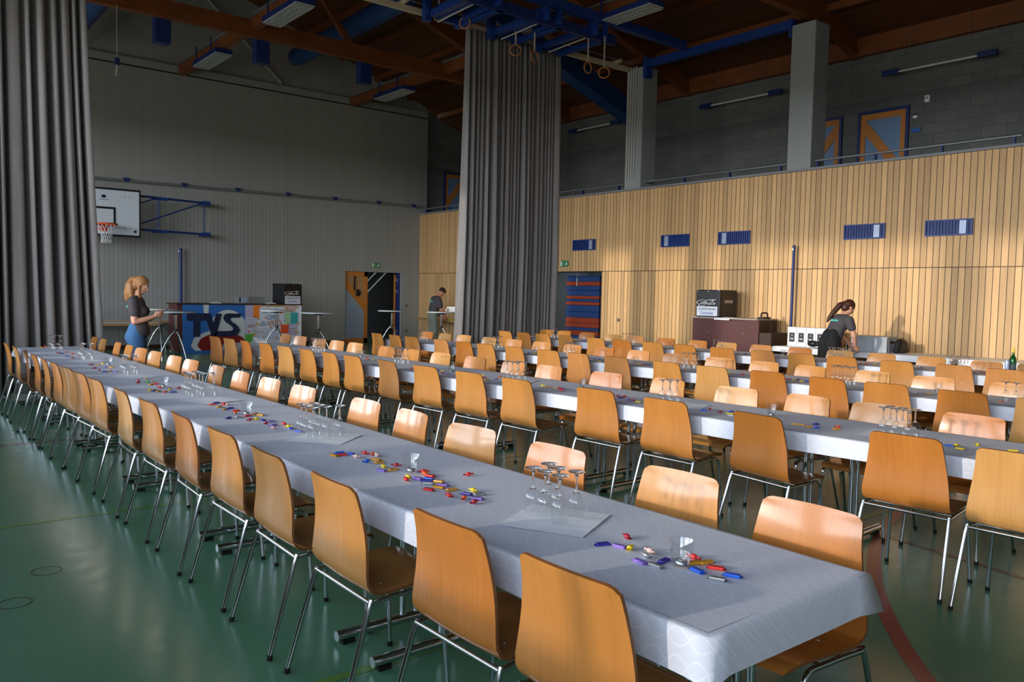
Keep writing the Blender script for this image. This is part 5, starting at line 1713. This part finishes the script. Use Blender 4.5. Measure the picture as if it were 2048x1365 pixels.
# ------------------------------------------------------------------ brown counter with fridge
kc = empty('brown_counter', (13.22, 8.90, 0))
tag(kc, 'dark brown panelled counter against the wooden wall', 'counter')
B('brown_panel').box(0, 0.03, 0, 1.55, 0.03, 1.19).obj('front_panel', kc)
B('dark_brown').box(0.03, 0.6, 0, 1.55, 0.03, 1.19).obj('body', kc)
B('label_grey').box(-0.06, 0.64, 0.0, 1.58, 1.19, 1.215, 0.004).obj('counter_top', kc)
B('sign_white').box(-0.064, -0.058, 0.62, 0.98, 1.17, 1.20).obj('label_strip', kc)
sc_ = B('aluminium')
for yy in (0.35, 0.75, 1.15): sc_.sphere((-0.002, yy, 0.92), (0.004, 0.01, 0.01), 8)
sc_.obj('screws', kc)
sx = B('dark_brown').box(13.24, 13.84, 8.64, 8.895, 0, 0.96, 0.004).obj('low_box')
tag(sx, 'low dark brown box standing against the end of the brown counter', 'box')
fr2 = fridge('mini_fridge', (13.24, 10.40, 1.216), -pi / 2, 0.58, 0.55, 0.54, 'black fridge with LEDERMANN sign standing on the dark brown counter', True)
lb_ = B('label_grey').box(0.579, 0.583, 0.16, 0.42, 0.28, 0.34).obj('side_label', fr2)
pp = B('white_paper').box(-0.1, 0.1, -0.14, 0.14, 0, 0.004).obj('paper_sheet')
pp.location = (13.35, 9.62, 1.216)
tag(pp, 'flat white paper beside the fridge on the brown counter', 'paper')
gd_ = empty('handled_case', (13.45, 8.99, 1.216))
B('black_plastic').box(-0.05, 0.2, -0.06, 0.06, 0, 0.035, 0.01).obj('base', gd_)
B('black_plastic').tube([(-0.03, 0, 0.03), (-0.03, 0, 0.09), (0.0, 0, 0.115), (0.15, 0, 0.115), (0.18, 0, 0.09), (0.18, 0, 0.03)], 0.014, 8).obj('handle', gd_)
B('foil_r').box(0.03, 0.12, -0.012, 0.012, 0.095, 0.102).obj('red_strip', gd_)
tag(gd_, 'small black handled gadget on the near corner of the brown counter', 'gadget')
cb_ = B('black_plastic').tube([(13.5, 8.89, 1.22), (13.5, 8.84, 1.12), (13.5, 8.80, 1.03), (13.48, 8.84, 0.975), (13.5, 8.88, 1.02)], 0.007, 6).obj('cable')
tag(cb_, 'black cable hanging down the end of the brown counter', 'cable')

# ------------------------------------------------------------------ on the wall tables: boxes, bag, crate, glass
ZT = 0.7455
for k in range(5):
    y1 = 8.40 - k * 0.187
    o = empty('wine_box', (13.40, y1 - 0.09, ZT))
    B('white_card').box(0, 0.24, -0.09, 0.09, 0, 0.345, 0.003).obj('carton', o)
    B('dark_card').box(-0.002, 0, -0.055, 0.055, 0.075, 0.245).obj('dark_label', o)
    d = B('white_card').prism([(-0.008, 0.19), (0.008, 0.19), (0.0, 0.215)], 0.002, 0.003, frame_M((0, 0, 0), (0, -1, 0), (0, 0, 1))).box(-0.0035, -0.002, -0.032, 0.032, 0.125, 0.14)
    d.obj('label_print', o)
    tag(o, 'white carton with dark label, %s of the row from the brown counter' % ORD[k], 'box', 'white cartons in a row')
bg_ = MB().mt('black_plastic')
rnd = random.Random(11)
for k in range(7):
    bg_.sphere((rnd.uniform(-0.1, 0.1), rnd.uniform(-0.16, 0.16), 0.066 + rnd.uniform(0, 0.02)), (rnd.uniform(0.05, 0.09), rnd.uniform(0.07, 0.11), rnd.uniform(0.035, 0.06)), 10)
bgo = bg_.obj('cloth_bag')
bgo.location = (13.20, 7.62, ZT)
rm = bgo.modifiers.new('join', 'REMESH'); rm.mode = 'VOXEL'; rm.voxel_size = 0.012; rm.use_smooth_shade = True
tag(bgo, 'black crumpled bag lying in front of the last white carton', 'bag')
B('sign_blue').box(-0.1, -0.02, -0.05, 0.02, 0.088, 0.1).obj('blue_patch', bgo)
cr = empty('plastic_crate', (13.42, 6.78, ZT))
cs = B('crate_grey')
cs.box(-0.19, 0.19, -0.3, 0.3, 0.0, 0.012).box(-0.19, -0.178, -0.3, 0.3, 0.012, 0.25).box(0.178, 0.19, -0.3, 0.3, 0.012, 0.25).box(-0.178, 0.178, -0.3, -0.288, 0.012, 0.25).box(-0.178, 0.178, 0.288, 0.3, 0.012, 0.25)
cs.obj('shell', cr)
rb = B('crate_grey').box(-0.205, 0.205, -0.315, 0.315, 0.235, 0.262, 0.004)
for yy in (-0.2, -0.07, 0.07, 0.2):
    rb.box(-0.198, -0.19, yy - 0.012, yy + 0.012, 0.0, 0.235)
for xx in (-0.1, 0.1):
    rb.box(xx - 0.012, xx + 0.012, -0.308, -0.3, 0.0, 0.235)
rb.obj('rim', cr)
B('black_plastic').box(-0.07, 0.07, -0.317, -0.305, 0.15, 0.19).obj('grip', cr)
cr.rotation_euler = (0, 0, 0.06)
tag(cr, 'grey plastic crate standing on the wall table beside the bending woman', 'crate')
bb = B('black_plastic').prism([(-0.2, 0), (0.2, 0), (0.12, 0.2), (0.0, 0.24), (-0.1, 0.22)], -0.06, 0.06, frame_M((13.52, 6.36, ZT), (1, 0, 0), (0, 0, 1))).obj('black_sack')
bb.modifiers.new('soft', 'BEVEL').width = 0.03
tag(bb, 'black sack leaning on the far side of the grey crate', 'bag')
dg_ = B('glass').lathe([(0, 0), (0.03, 0), (0.034, 0.11), (0.0325, 0.11), (0.0285, 0.006), (0, 0.006)], 18).obj('tumbler')
dg_.location = (13.12, 7.10, ZT + 0.001)
tag(dg_, 'clear tumbler under the hand of the bending woman', 'glass')

# bottle and can at the photo edge
bt_ = empty('wine_bottle', (10.96, 3.79, CLOTH_Z))
B('green_bottle').lathe([(0, 0), (0.036, 0), (0.038, 0.004), (0.038, 0.16), (0.034, 0.185), (0.018, 0.215), (0.0145, 0.235), (0.0145, 0.29), (0.0, 0.29)], 24).obj('bottle', bt_)
B('bottle_label').lathe([(0.0385, 0.03), (0.0388, 0.03), (0.0388, 0.12), (0.0385, 0.12)], 24).obj('label', bt_)
B('yellow_foil').lathe([(0.0, 0.302), (0.0155, 0.302), (0.0158, 0.25), (0.015, 0.25)], 18).obj('foil_cap', bt_)
tag(bt_, 'green glass bottle with yellow cap on the fourth long table', 'bottle')
cn = empty('metal_can', (10.90, 3.83, CLOTH_Z))
B('can_silver').lathe([(0, 0), (0.024, 0), (0.027, 0.006), (0.027, 0.15), (0.022, 0.165), (0, 0.165)], 24).obj('body', cn)
B('aluminium').lathe([(0.0215, 0.163), (0.0235, 0.168), (0.0215, 0.17), (0.019, 0.166)], 24).obj('rim', cn)
tag(cn, 'slim silver can beside the green bottle on the fourth long table', 'can')

# things on the table in front of the man
for k, (y, x, w1, d1, h1, mm, lb) in enumerate(((18.72, 13.45, 0.26, 0.16, 0.17, 'sign_blue', 'blue and yellow patterned box on the wooden table by the curtain'), (18.98, 13.55, 0.2, 0.2, 0.24, 'black_plastic', 'black box on the wooden table behind the round table'), (18.42, 13.5, 0.2, 0.22, 0.30, 'label_grey', 'grey tilted box on the wooden table at the curtain edge'), (19.32, 13.42, 0.2, 0.14, 0.04, 'yellow_foil', 'small yellow packet on the wooden table near the hands of the man'))):
    o = empty('packet', (x, y, 0.80))
    B(mm).box(-d1 / 2, d1 / 2, -w1 / 2, w1 / 2, 0, h1, 0.006).obj('carton', o)
    if k == 0:
        B('foil_y').sphere((-d1 / 2, -0.05, 0.08), (0.003, 0.04, 0.045), 10).obj('yellow_spot', o)
        B('paper_green').box(-d1 / 2 - 0.002, -d1 / 2, 0.05, 0.11, 0.02, 0.13).obj('green_spot', o)
    tag(o, lb, 'packet')
# ------------------------------------------------------------------ people
def cone_between(mb, p1, r1, p2, r2, seg=14, sx=1.0, M=None):
    mb.sphere(p1, r1, seg, M); mb.sphere(p2, r2, seg, M)
    p1, p2 = Vector(p1), Vector(p2)
    mb.tube([p1, p2], [r1, r2], seg, M)
def chain(mb, pts, M=None, seg=14):
    for (a, ra), (b_, rb) in zip(pts, pts[1:]):
        cone_between(mb, a, ra, b_, rb, seg, 1.0, M)
def solid(mb, name, parent, voxel, smooth_it=4, mname=None):
    """union of the overlapping shapes as one continuous surface"""
    o = mb.obj(name + '_raw')
    rm = o.modifiers.new('join', 'REMESH')
    rm.mode = 'VOXEL'
    rm.voxel_size = voxel
    rm.use_smooth_shade = True
    sm = o.modifiers.new('soft', 'SMOOTH')
    sm.factor = 0.5
    sm.iterations = smooth_it
    bpy.context.view_layer.update()
    dg = bpy.context.evaluated_depsgraph_get()
    me = bpy.data.meshes.new_from_object(o.evaluated_get(dg))
    me.name = name
    old = o.data
    bpy.data.objects.remove(o)
    bpy.data.meshes.remove(old)
    me.materials.clear()
    me.materials.append(MATS[mname or mb.mats[0]])
    me.polygons.foreach_set('use_smooth', [True] * len(me.polygons))
    r = bpy.data.objects.new(name, me)
    COL.objects.link(r)
    if parent is not None: r.parent = parent
    return r

def hand(mb, wrist, d, palm_n, curl, side, L_=0.18):
    """palm and five bent fingers; d: pointing direction, palm_n: palm normal, side: +1/-1 thumb side"""
    d = Vector(d).normalized(); n = Vector(palm_n); n = (n - d * n.dot(d)).normalized()
    s = d.cross(n) * side                     # towards the thumb
    w = Vector(wrist)
    base = w + d * 0.085
    for k in range(4):
        o = s * (0.030 - 0.020 * k)
        cone_between(mb, w + d * 0.02 + o * 0.6, 0.017, base + o, 0.012, 8)
        fl = (0.074, 0.082, 0.076, 0.060)[k]
        p = base + o
        dd = d.copy()
        for q, (fr, rr) in enumerate(((0.45, 0.0095), (0.30, 0.0085), (0.25, 0.0075))):
            ax = s * side
            dd = (dd * cos(curl) + n * sin(curl)).normalized()
            p2 = p + dd * (fl * fr)
            cone_between(mb, p, rr, p2, rr * 0.92, 8)
            p = p2
    t0 = w + d * 0.025 + s * 0.025
    t1 = t0 + (d * 0.6 + s * 0.7 + n * 0.35).normalized() * 0.042
    t2 = t1 + (d * 0.9 + s * 0.15 + n * 0.45).normalized() * 0.034
    cone_between(mb, w + d * 0.015 + s * 0.01, 0.017, t0, 0.014, 8)
    cone_between(mb, t0, 0.0125, t1, 0.0105, 8)
    cone_between(mb, t1, 0.0105, t2, 0.0085, 8)

def head_shape(mb, H):
    """head in its own frame: x forward, z up, origin at the skull centre; H is the 4x4 placing it"""
    mb.sphere((-0.008, 0, 0.022), (0.098, 0.077, 0.098), 18, H)
    mb.sphere((0.025, 0, -0.035), (0.066, 0.060, 0.075), 16, H)
    mb.sphere((0.050, 0, -0.088), (0.034, 0.038, 0.026), 12, H)
    mb.sphere((0.074, 0.0, 0.012), (0.018, 0.05, 0.016), 12, H)
    cone_between(mb, (0.088, 0, 0.000), 0.009, (0.107, 0, -0.034), 0.0125, 8, 1, H)
    mb.sphere((0.098, 0, -0.040), (0.012, 0.018, 0.009), 8, H)
    mb.sphere((0.083, 0, -0.064), (0.012, 0.025, 0.008), 10, H)
    mb.sphere((0.081, 0, -0.074), (0.012, 0.022, 0.008), 10, H)
    for s in (1, -1):
        mb.sphere((-0.005, s * 0.078, -0.012), (0.018, 0.010, 0.030), 10, H)
def face_parts(H, body):
    ey = B('white_card'); ir = B('eye_dark'); lp = B('lip')
    for s in (1, -1):
        ey.sphere((0.0805, s * 0.031, -0.004), (0.010, 0.013, 0.0085), 10, H)
        ir.sphere((0.0885, s * 0.031, -0.004), (0.004, 0.0055, 0.006), 8, H)
        ir.box(0.082, 0.089, s * 0.031 - 0.015, s * 0.031 + 0.015, 0.018, 0.022, 0, H)
    lp.sphere((0.0925, 0, -0.067), (0.004, 0.019, 0.0065), 10, H)
    ey.obj('eyes', body); ir.obj('irises', body); lp.obj('lips', body)

def place_head(c, pitch, yaw=0.0, roll=0.0):
    return Matrix.Translation(Vector(c)) @ Matrix.Rotation(yaw, 4, 'Z') @ Matrix.Rotation(pitch, 4, 'Y') @ Matrix.Rotation(roll, 4, 'X')

# --- woman with phone: local x forward, y left, z up
def woman_phone():
    root = empty('person', (3.16, 13.0, 0), radians(-27))
    root.location = (3.19, 12.45, 0)
    tag(root, 'woman with blonde ponytail in dark shirt and jeans looking at her phone', 'person')
    H = place_head((0.045, 0, 1.615), 0.42)
    b_ = B('skin')
    head_shape(b_, H)
    chain(b_, [((0.0, 0, 1.50), 0.052), ((-0.025, 0, 1.40), 0.062)])
    chain(b_, [((-0.01, 0, 1.35), 0.08), ((0.01, 0, 1.15), 0.08), ((0.01, 0, 0.95), 0.10)])
    for s in (1, -1):
        sh, el, wr = (-0.035, s * 0.165, 1.375), (-0.005, s * 0.21, 1.09), (0.225, s * 0.085, 1.165)
        chain(b_, [((-0.02, s * 0.07, 1.40), 0.055), (sh, 0.058), ((-0.015, s * 0.195, 1.22), 0.052), (el, 0.043), ((0.10, s * 0.16, 1.12), 0.040), (wr, 0.028)])
        hand(b_, wr, (0.86, -s * 0.22, 0.40), (0.1, -s * 0.75, 0.65), 0.42, 1 if s < 0 else -1)
        chain(b_, [((0, s * 0.085, 0.90), 0.088), ((0.01, s * 0.09, 0.50), 0.055), ((-0.01, s * 0.09, 0.10), 0.038)])
        chain(b_, [((-0.01, s * 0.09, 0.07), 0.036), ((0.10, s * 0.10, 0.035), 0.030)])
    body = solid(b_, 'body', root, 0.0085, 3)
    face_parts(H, body)
    sh_ = B('shirt_charcoal')
    chain(sh_, [((-0.02, 0.08, 1.395), 0.072), ((-0.02, -0.08, 1.395), 0.072)])
    chain(sh_, [((-0.022, 0, 1.35), 0.108), ((0.0, 0, 1.2), 0.11), ((0.02, 0, 1.0), 0.116)])
    for s in (1, -1):
        chain(sh_, [((-0.025, s * 0.07, 1.35), 0.105), ((-0.005, s * 0.062, 1.20), 0.108), ((0.015, s * 0.055, 1.06), 0.104), ((0.03, s * 0.058, 0.955), 0.118)])
        chain(sh_, [((-0.025, s * 0.08, 1.395), 0.074), ((-0.035, s * 0.165, 1.375), 0.076), ((-0.02, s * 0.187, 1.27), 0.072), ((-0.012, s * 0.198, 1.215), 0.070)])
        sh_.sphere((0.07, s * 0.06, 1.24), (0.075, 0.075, 0.075), 14)
    so = solid(sh_, 'shirt', body, 0.012, 4)
    lg = B('shirt_logo')
    for k in range(6):
        lg.box(-0.137 - (0.003 if k in (2, 3) else 0.0), -0.125, -0.085 + k * 0.028, -0.062 + k * 0.028, 1.285 + 0.004 * (k % 2), 1.32 - 0.006 * (k % 3))
    lg.obj('back_print', so)
    jn = B('jeans_blue')
    for s in (1, -1):
        chain(jn, [((-0.01, s * 0.055, 0.99), 0.115), ((-0.03, s * 0.075, 0.86), 0.130), ((0.0, s * 0.088, 0.72), 0.105), ((0.012, s * 0.09, 0.50), 0.075), ((-0.005, s * 0.09, 0.30), 0.065), ((-0.01, s * 0.09, 0.09), 0.055)])
        jn.sphere((-0.085, s * 0.07, 0.87), (0.085, 0.085, 0.10), 14)
    solid(jn, 'jeans', body, 0.012, 4)
    for s in (1, -1):
        sx_ = B('shoe_white'); chain(sx_, [((-0.05, s * 0.09, 0.045), 0.044), ((0.04, s * 0.095, 0.04), 0.040), ((0.13, s * 0.105, 0.032), 0.031)])
        solid(sx_, 'shoe', body, 0.009, 2)
    hr = B('hair_blonde')
    hr.sphere((-0.018, 0, 0.032), (0.104, 0.084, 0.100), 18, H)
    hr.sphere((-0.06, 0, -0.02), (0.07, 0.078, 0.085), 14, H)
    chain(hr, [((-0.045, 0, 1.70), 0.040), ((-0.085, 0, 1.685), 0.042), ((-0.115, -0.005, 1.61), 0.056), ((-0.130, -0.01, 1.50), 0.064), ((-0.135, -0.015, 1.42), 0.048), ((-0.125, -0.02, 1.375), 0.02)])
    chain(hr, [((-0.09, -0.03, 1.62), 0.045), ((-0.085, -0.05, 1.50), 0.045), ((-0.06, -0.075, 1.40), 0.018)])
    chain(hr, [((0.03, -0.075, 1.60), 0.022), ((0.03, -0.09, 1.48), 0.018), ((0.045, -0.09, 1.36), 0.010)])
    hq = solid(hr, 'hair', body, 0.009, 2)
    ph = B('phone')
    PMx = Matrix.Translation((0.335, 0.0, 1.235)) @ Matrix.Rotation(-0.62, 4, 'Y')
    po_ = ph.box(-0.075, 0.085, -0.037, 0.037, -0.004, 0.004, 0.0015, PMx).obj('mobile_phone')
    po_.matrix_world = Matrix.Translation(root.location) @ Matrix.Rotation(root.rotation_euler.z, 4, 'Z')
    tag(po_, 'dark mobile phone held up in both hands of the blonde woman', 'phone')
    return root
woman_phone()

def man():
    root = empty('person', (12.86, 19.35, 0), radians(-12))
    tag(root, 'man in dark shirt and grey-green trousers bending over the wooden table', 'person')
    H = place_head((0.235, 0, 1.60), 0.85)
    b_ = B('skin_warm')
    head_shape(b_, H)
    chain(b_, [((0.17, 0, 1.51), 0.060), ((0.07, 0, 1.43), 0.070)])
    chain(b_, [((0.06, 0, 1.37), 0.09), ((0.0, 0, 1.18), 0.09), ((-0.01, 0, 0.98), 0.10)])
    for s in (1, -1):
        sh, el, wr = (0.06, s * 0.20, 1.40), (0.13, s * 0.245, 1.12), (0.25, s * 0.17, 0.90)
        chain(b_, [((0.05, s * 0.09, 1.42), 0.06), (sh, 0.062), ((0.09, s * 0.23, 1.26), 0.054), (el, 0.045), ((0.18, s * 0.215, 1.02), 0.043), (wr, 0.030)])
        hand(b_, wr, (0.75, -s * 0.15, -0.42), (0.2, -s * 0.9, -0.3), 0.30, 1 if s < 0 else -1)
        chain(b_, [((-0.02, s * 0.09, 0.92), 0.09), ((0, s * 0.10, 0.50), 0.055), ((-0.03, s * 0.11, 0.10), 0.040)])
        chain(b_, [((-0.03, s * 0.11, 0.07), 0.038), ((0.09, s * 0.12, 0.035), 0.032)])
    body = solid(b_, 'body', root, 0.0085, 3)
    face_parts(H, body)
    sh_ = B('shirt_charcoal')
    chain(sh_, [((0.055, 0.10, 1.415), 0.080), ((0.055, -0.10, 1.415), 0.080)])
    chain(sh_, [((0.045, 0, 1.36), 0.118), ((0.0, 0, 1.18), 0.118), ((-0.015, 0, 1.0), 0.12)])
    for s in (1, -1):
        chain(sh_, [((0.045, s * 0.085, 1.36), 0.115), ((0.005, s * 0.08, 1.18), 0.115), ((-0.015, s * 0.075, 1.0), 0.118)])
        chain(sh_, [((0.055, s * 0.10, 1.41), 0.080), ((0.06, s * 0.20, 1.40), 0.080), ((0.085, s * 0.222, 1.28), 0.078), ((0.095, s * 0.235, 1.20), 0.078)])
    so = solid(sh_, 'shirt', body, 0.012, 4)
    lg = B('shirt_logo')
    for k in range(7):
        lg.box(-0.105 - (0.006 if 1 < k < 5 else 0), -0.07, -0.10 + k * 0.03, -0.076 + k * 0.03, 1.315 + 0.004 * (k % 2), 1.35 - 0.006 * (k % 3))
    lg.obj('back_print', so)
    tr_ = B('trousers_sage')
    for s in (1, -1):
        chain(tr_, [((-0.02, s * 0.065, 1.02), 0.118), ((-0.03, s * 0.085, 0.86), 0.125), ((-0.01, s * 0.10, 0.66), 0.108), ((0.0, s * 0.105, 0.46), 0.092), ((-0.02, s * 0.11, 0.26), 0.084), ((-0.03, s * 0.11, 0.10), 0.078)])
    solid(tr_, 'trousers', body, 0.012, 4)
    for s in (1, -1):
        sx_ = B('black_plastic'); chain(sx_, [((-0.07, s * 0.11, 0.048), 0.047), ((0.03, s * 0.115, 0.043), 0.043), ((0.13, s * 0.125, 0.034), 0.033)])
        solid(sx_, 'shoe', body, 0.009, 2)
    hr = B('hair_dark')
    hr.sphere((-0.02, 0, 0.035), (0.102, 0.083, 0.098), 18, H)
    hr.sphere((0.045, 0, 0.078), (0.055, 0.06, 0.035), 12, H)
    solid(hr, 'hair', body, 0.009, 2)
man()

def woman_bending():
    root = empty('person', (12.42, 6.98, 0), radians(-20))
    tag(root, 'woman with dark red ponytail in black trousers bending over the wall table', 'person')
    H = place_head((0.325, 0.0, 1.485), 0.55, -0.2)
    b_ = B('skin')
    head_shape(b_, H)
    chain(b_, [((0.28, 0, 1.385), 0.050), ((0.20, 0, 1.32), 0.060)])
    chain(b_, [((0.18, 0, 1.26), 0.08), ((0.09, 0, 1.12), 0.08), ((0.0, 0, 0.97), 0.095)])
    arms = {-1: ((0.20, -0.165, 1.28), (0.27, -0.205, 1.03), (0.36, -0.14, 0.86)), 1: ((0.20, 0.165, 1.28), (0.30, 0.21, 1.05), (0.46, 0.13, 0.90))}
    for s in (1, -1):
        sh, el, wr = arms[s]
        mid = ((sh[0] + el[0]) / 2, (sh[1] + el[1]) / 2, (sh[2] + el[2]) / 2)
        m2 = ((wr[0] + el[0]) / 2, (wr[1] + el[1]) / 2, (wr[2] + el[2]) / 2)
        chain(b_, [((0.18, s * 0.07, 1.30), 0.055), (sh, 0.056), (mid, 0.048), (el, 0.040), (m2, 0.038), (wr, 0.027)])
        hand(b_, wr, (0.45, -s * 0.1, -0.75), (0.4, -s * 0.8, 0.1), 0.30, 1 if s < 0 else -1)
        chain(b_, [((-0.02, s * 0.085, 0.90), 0.088), ((0.0, s * 0.09, 0.50), 0.055), ((-0.02, s * 0.09, 0.10), 0.038)])
        chain(b_, [((-0.02, s * 0.09, 0.07), 0.036), ((0.09, s * 0.10, 0.035), 0.030)])
    body = solid(b_, 'body', root, 0.0085, 3)
    face_parts(H, body)
    sh_ = B('shirt_charcoal')
    chain(sh_, [((0.185, 0.08, 1.305), 0.072), ((0.185, -0.08, 1.305), 0.072)])
    chain(sh_, [((0.165, 0, 1.26), 0.108), ((0.08, 0, 1.12), 0.104), ((0.01, 0, 1.0), 0.116)])
    for s in (1, -1):
        chain(sh_, [((0.165, s * 0.07, 1.26), 0.104), ((0.09, s * 0.06, 1.13), 0.100), ((0.02, s * 0.06, 1.0), 0.112)])
        sh, el, wr = arms[s]
        q = [sh[i] + (el[i] - sh[i]) * 0.5 for i in range(3)]
        chain(sh_, [((0.19, s * 0.12, 1.29), 0.070), (tuple(sh), 0.070), (tuple(q), 0.067)])
    so = solid(sh_, 'shirt', body, 0.012, 4)
    lg = B('shirt_logo')
    LM = frame_M((0.045, 0.0, 1.255), (0, -1, 0), (0.55, 0, 0.83))
    for k in range(6):
        lg.box(-0.085 + k * 0.028, -0.062 + k * 0.028, 0.004 * (k % 2), 0.034 - 0.006 * (k % 3), -0.02, 0.012, 0, LM)
    lg.obj('back_print', so)
    tr_ = B('trousers_black')
    for s in (1, -1):
        chain(tr_, [((0.0, s * 0.055, 1.03), 0.108), ((-0.03, s * 0.075, 0.90), 0.132), ((-0.03, s * 0.092, 0.70), 0.125), ((-0.02, s * 0.10, 0.45), 0.120), ((-0.02, s * 0.105, 0.14), 0.120)])
        tr_.sphere((-0.08, s * 0.07, 0.90), (0.09, 0.09, 0.11), 14)
    solid(tr_, 'trousers', body, 0.012, 4)
    for s in (1, -1):
        sx_ = B('black_plastic'); chain(sx_, [((-0.05, s * 0.09, 0.045), 0.044), ((0.04, s * 0.095, 0.04), 0.040), ((0.12, s * 0.105, 0.032), 0.031)])
        solid(sx_, 'shoe', body, 0.009, 2)
    hr = B('hair_auburn')
    hr.sphere((-0.018, 0, 0.030), (0.104, 0.084, 0.102), 18, H)
    hr.sphere((-0.055, 0, -0.025), (0.062, 0.075, 0.080), 14, H)
    bk_ = H @ Vector((-0.10, 0, 0.02))
    chain(hr, [(tuple(bk_), 0.036), (tuple(bk_ + Vector((-0.07, 0.03, -0.03))), 0.046), (tuple(bk_ + Vector((-0.16, 0.07, -0.15))), 0.042), (tuple(bk_ + Vector((-0.225, 0.10, -0.26))), 0.032), (tuple(bk_ + Vector((-0.245, 0.11, -0.31))), 0.016)])
    solid(hr, 'hair', body, 0.009, 2)
woman_bending()
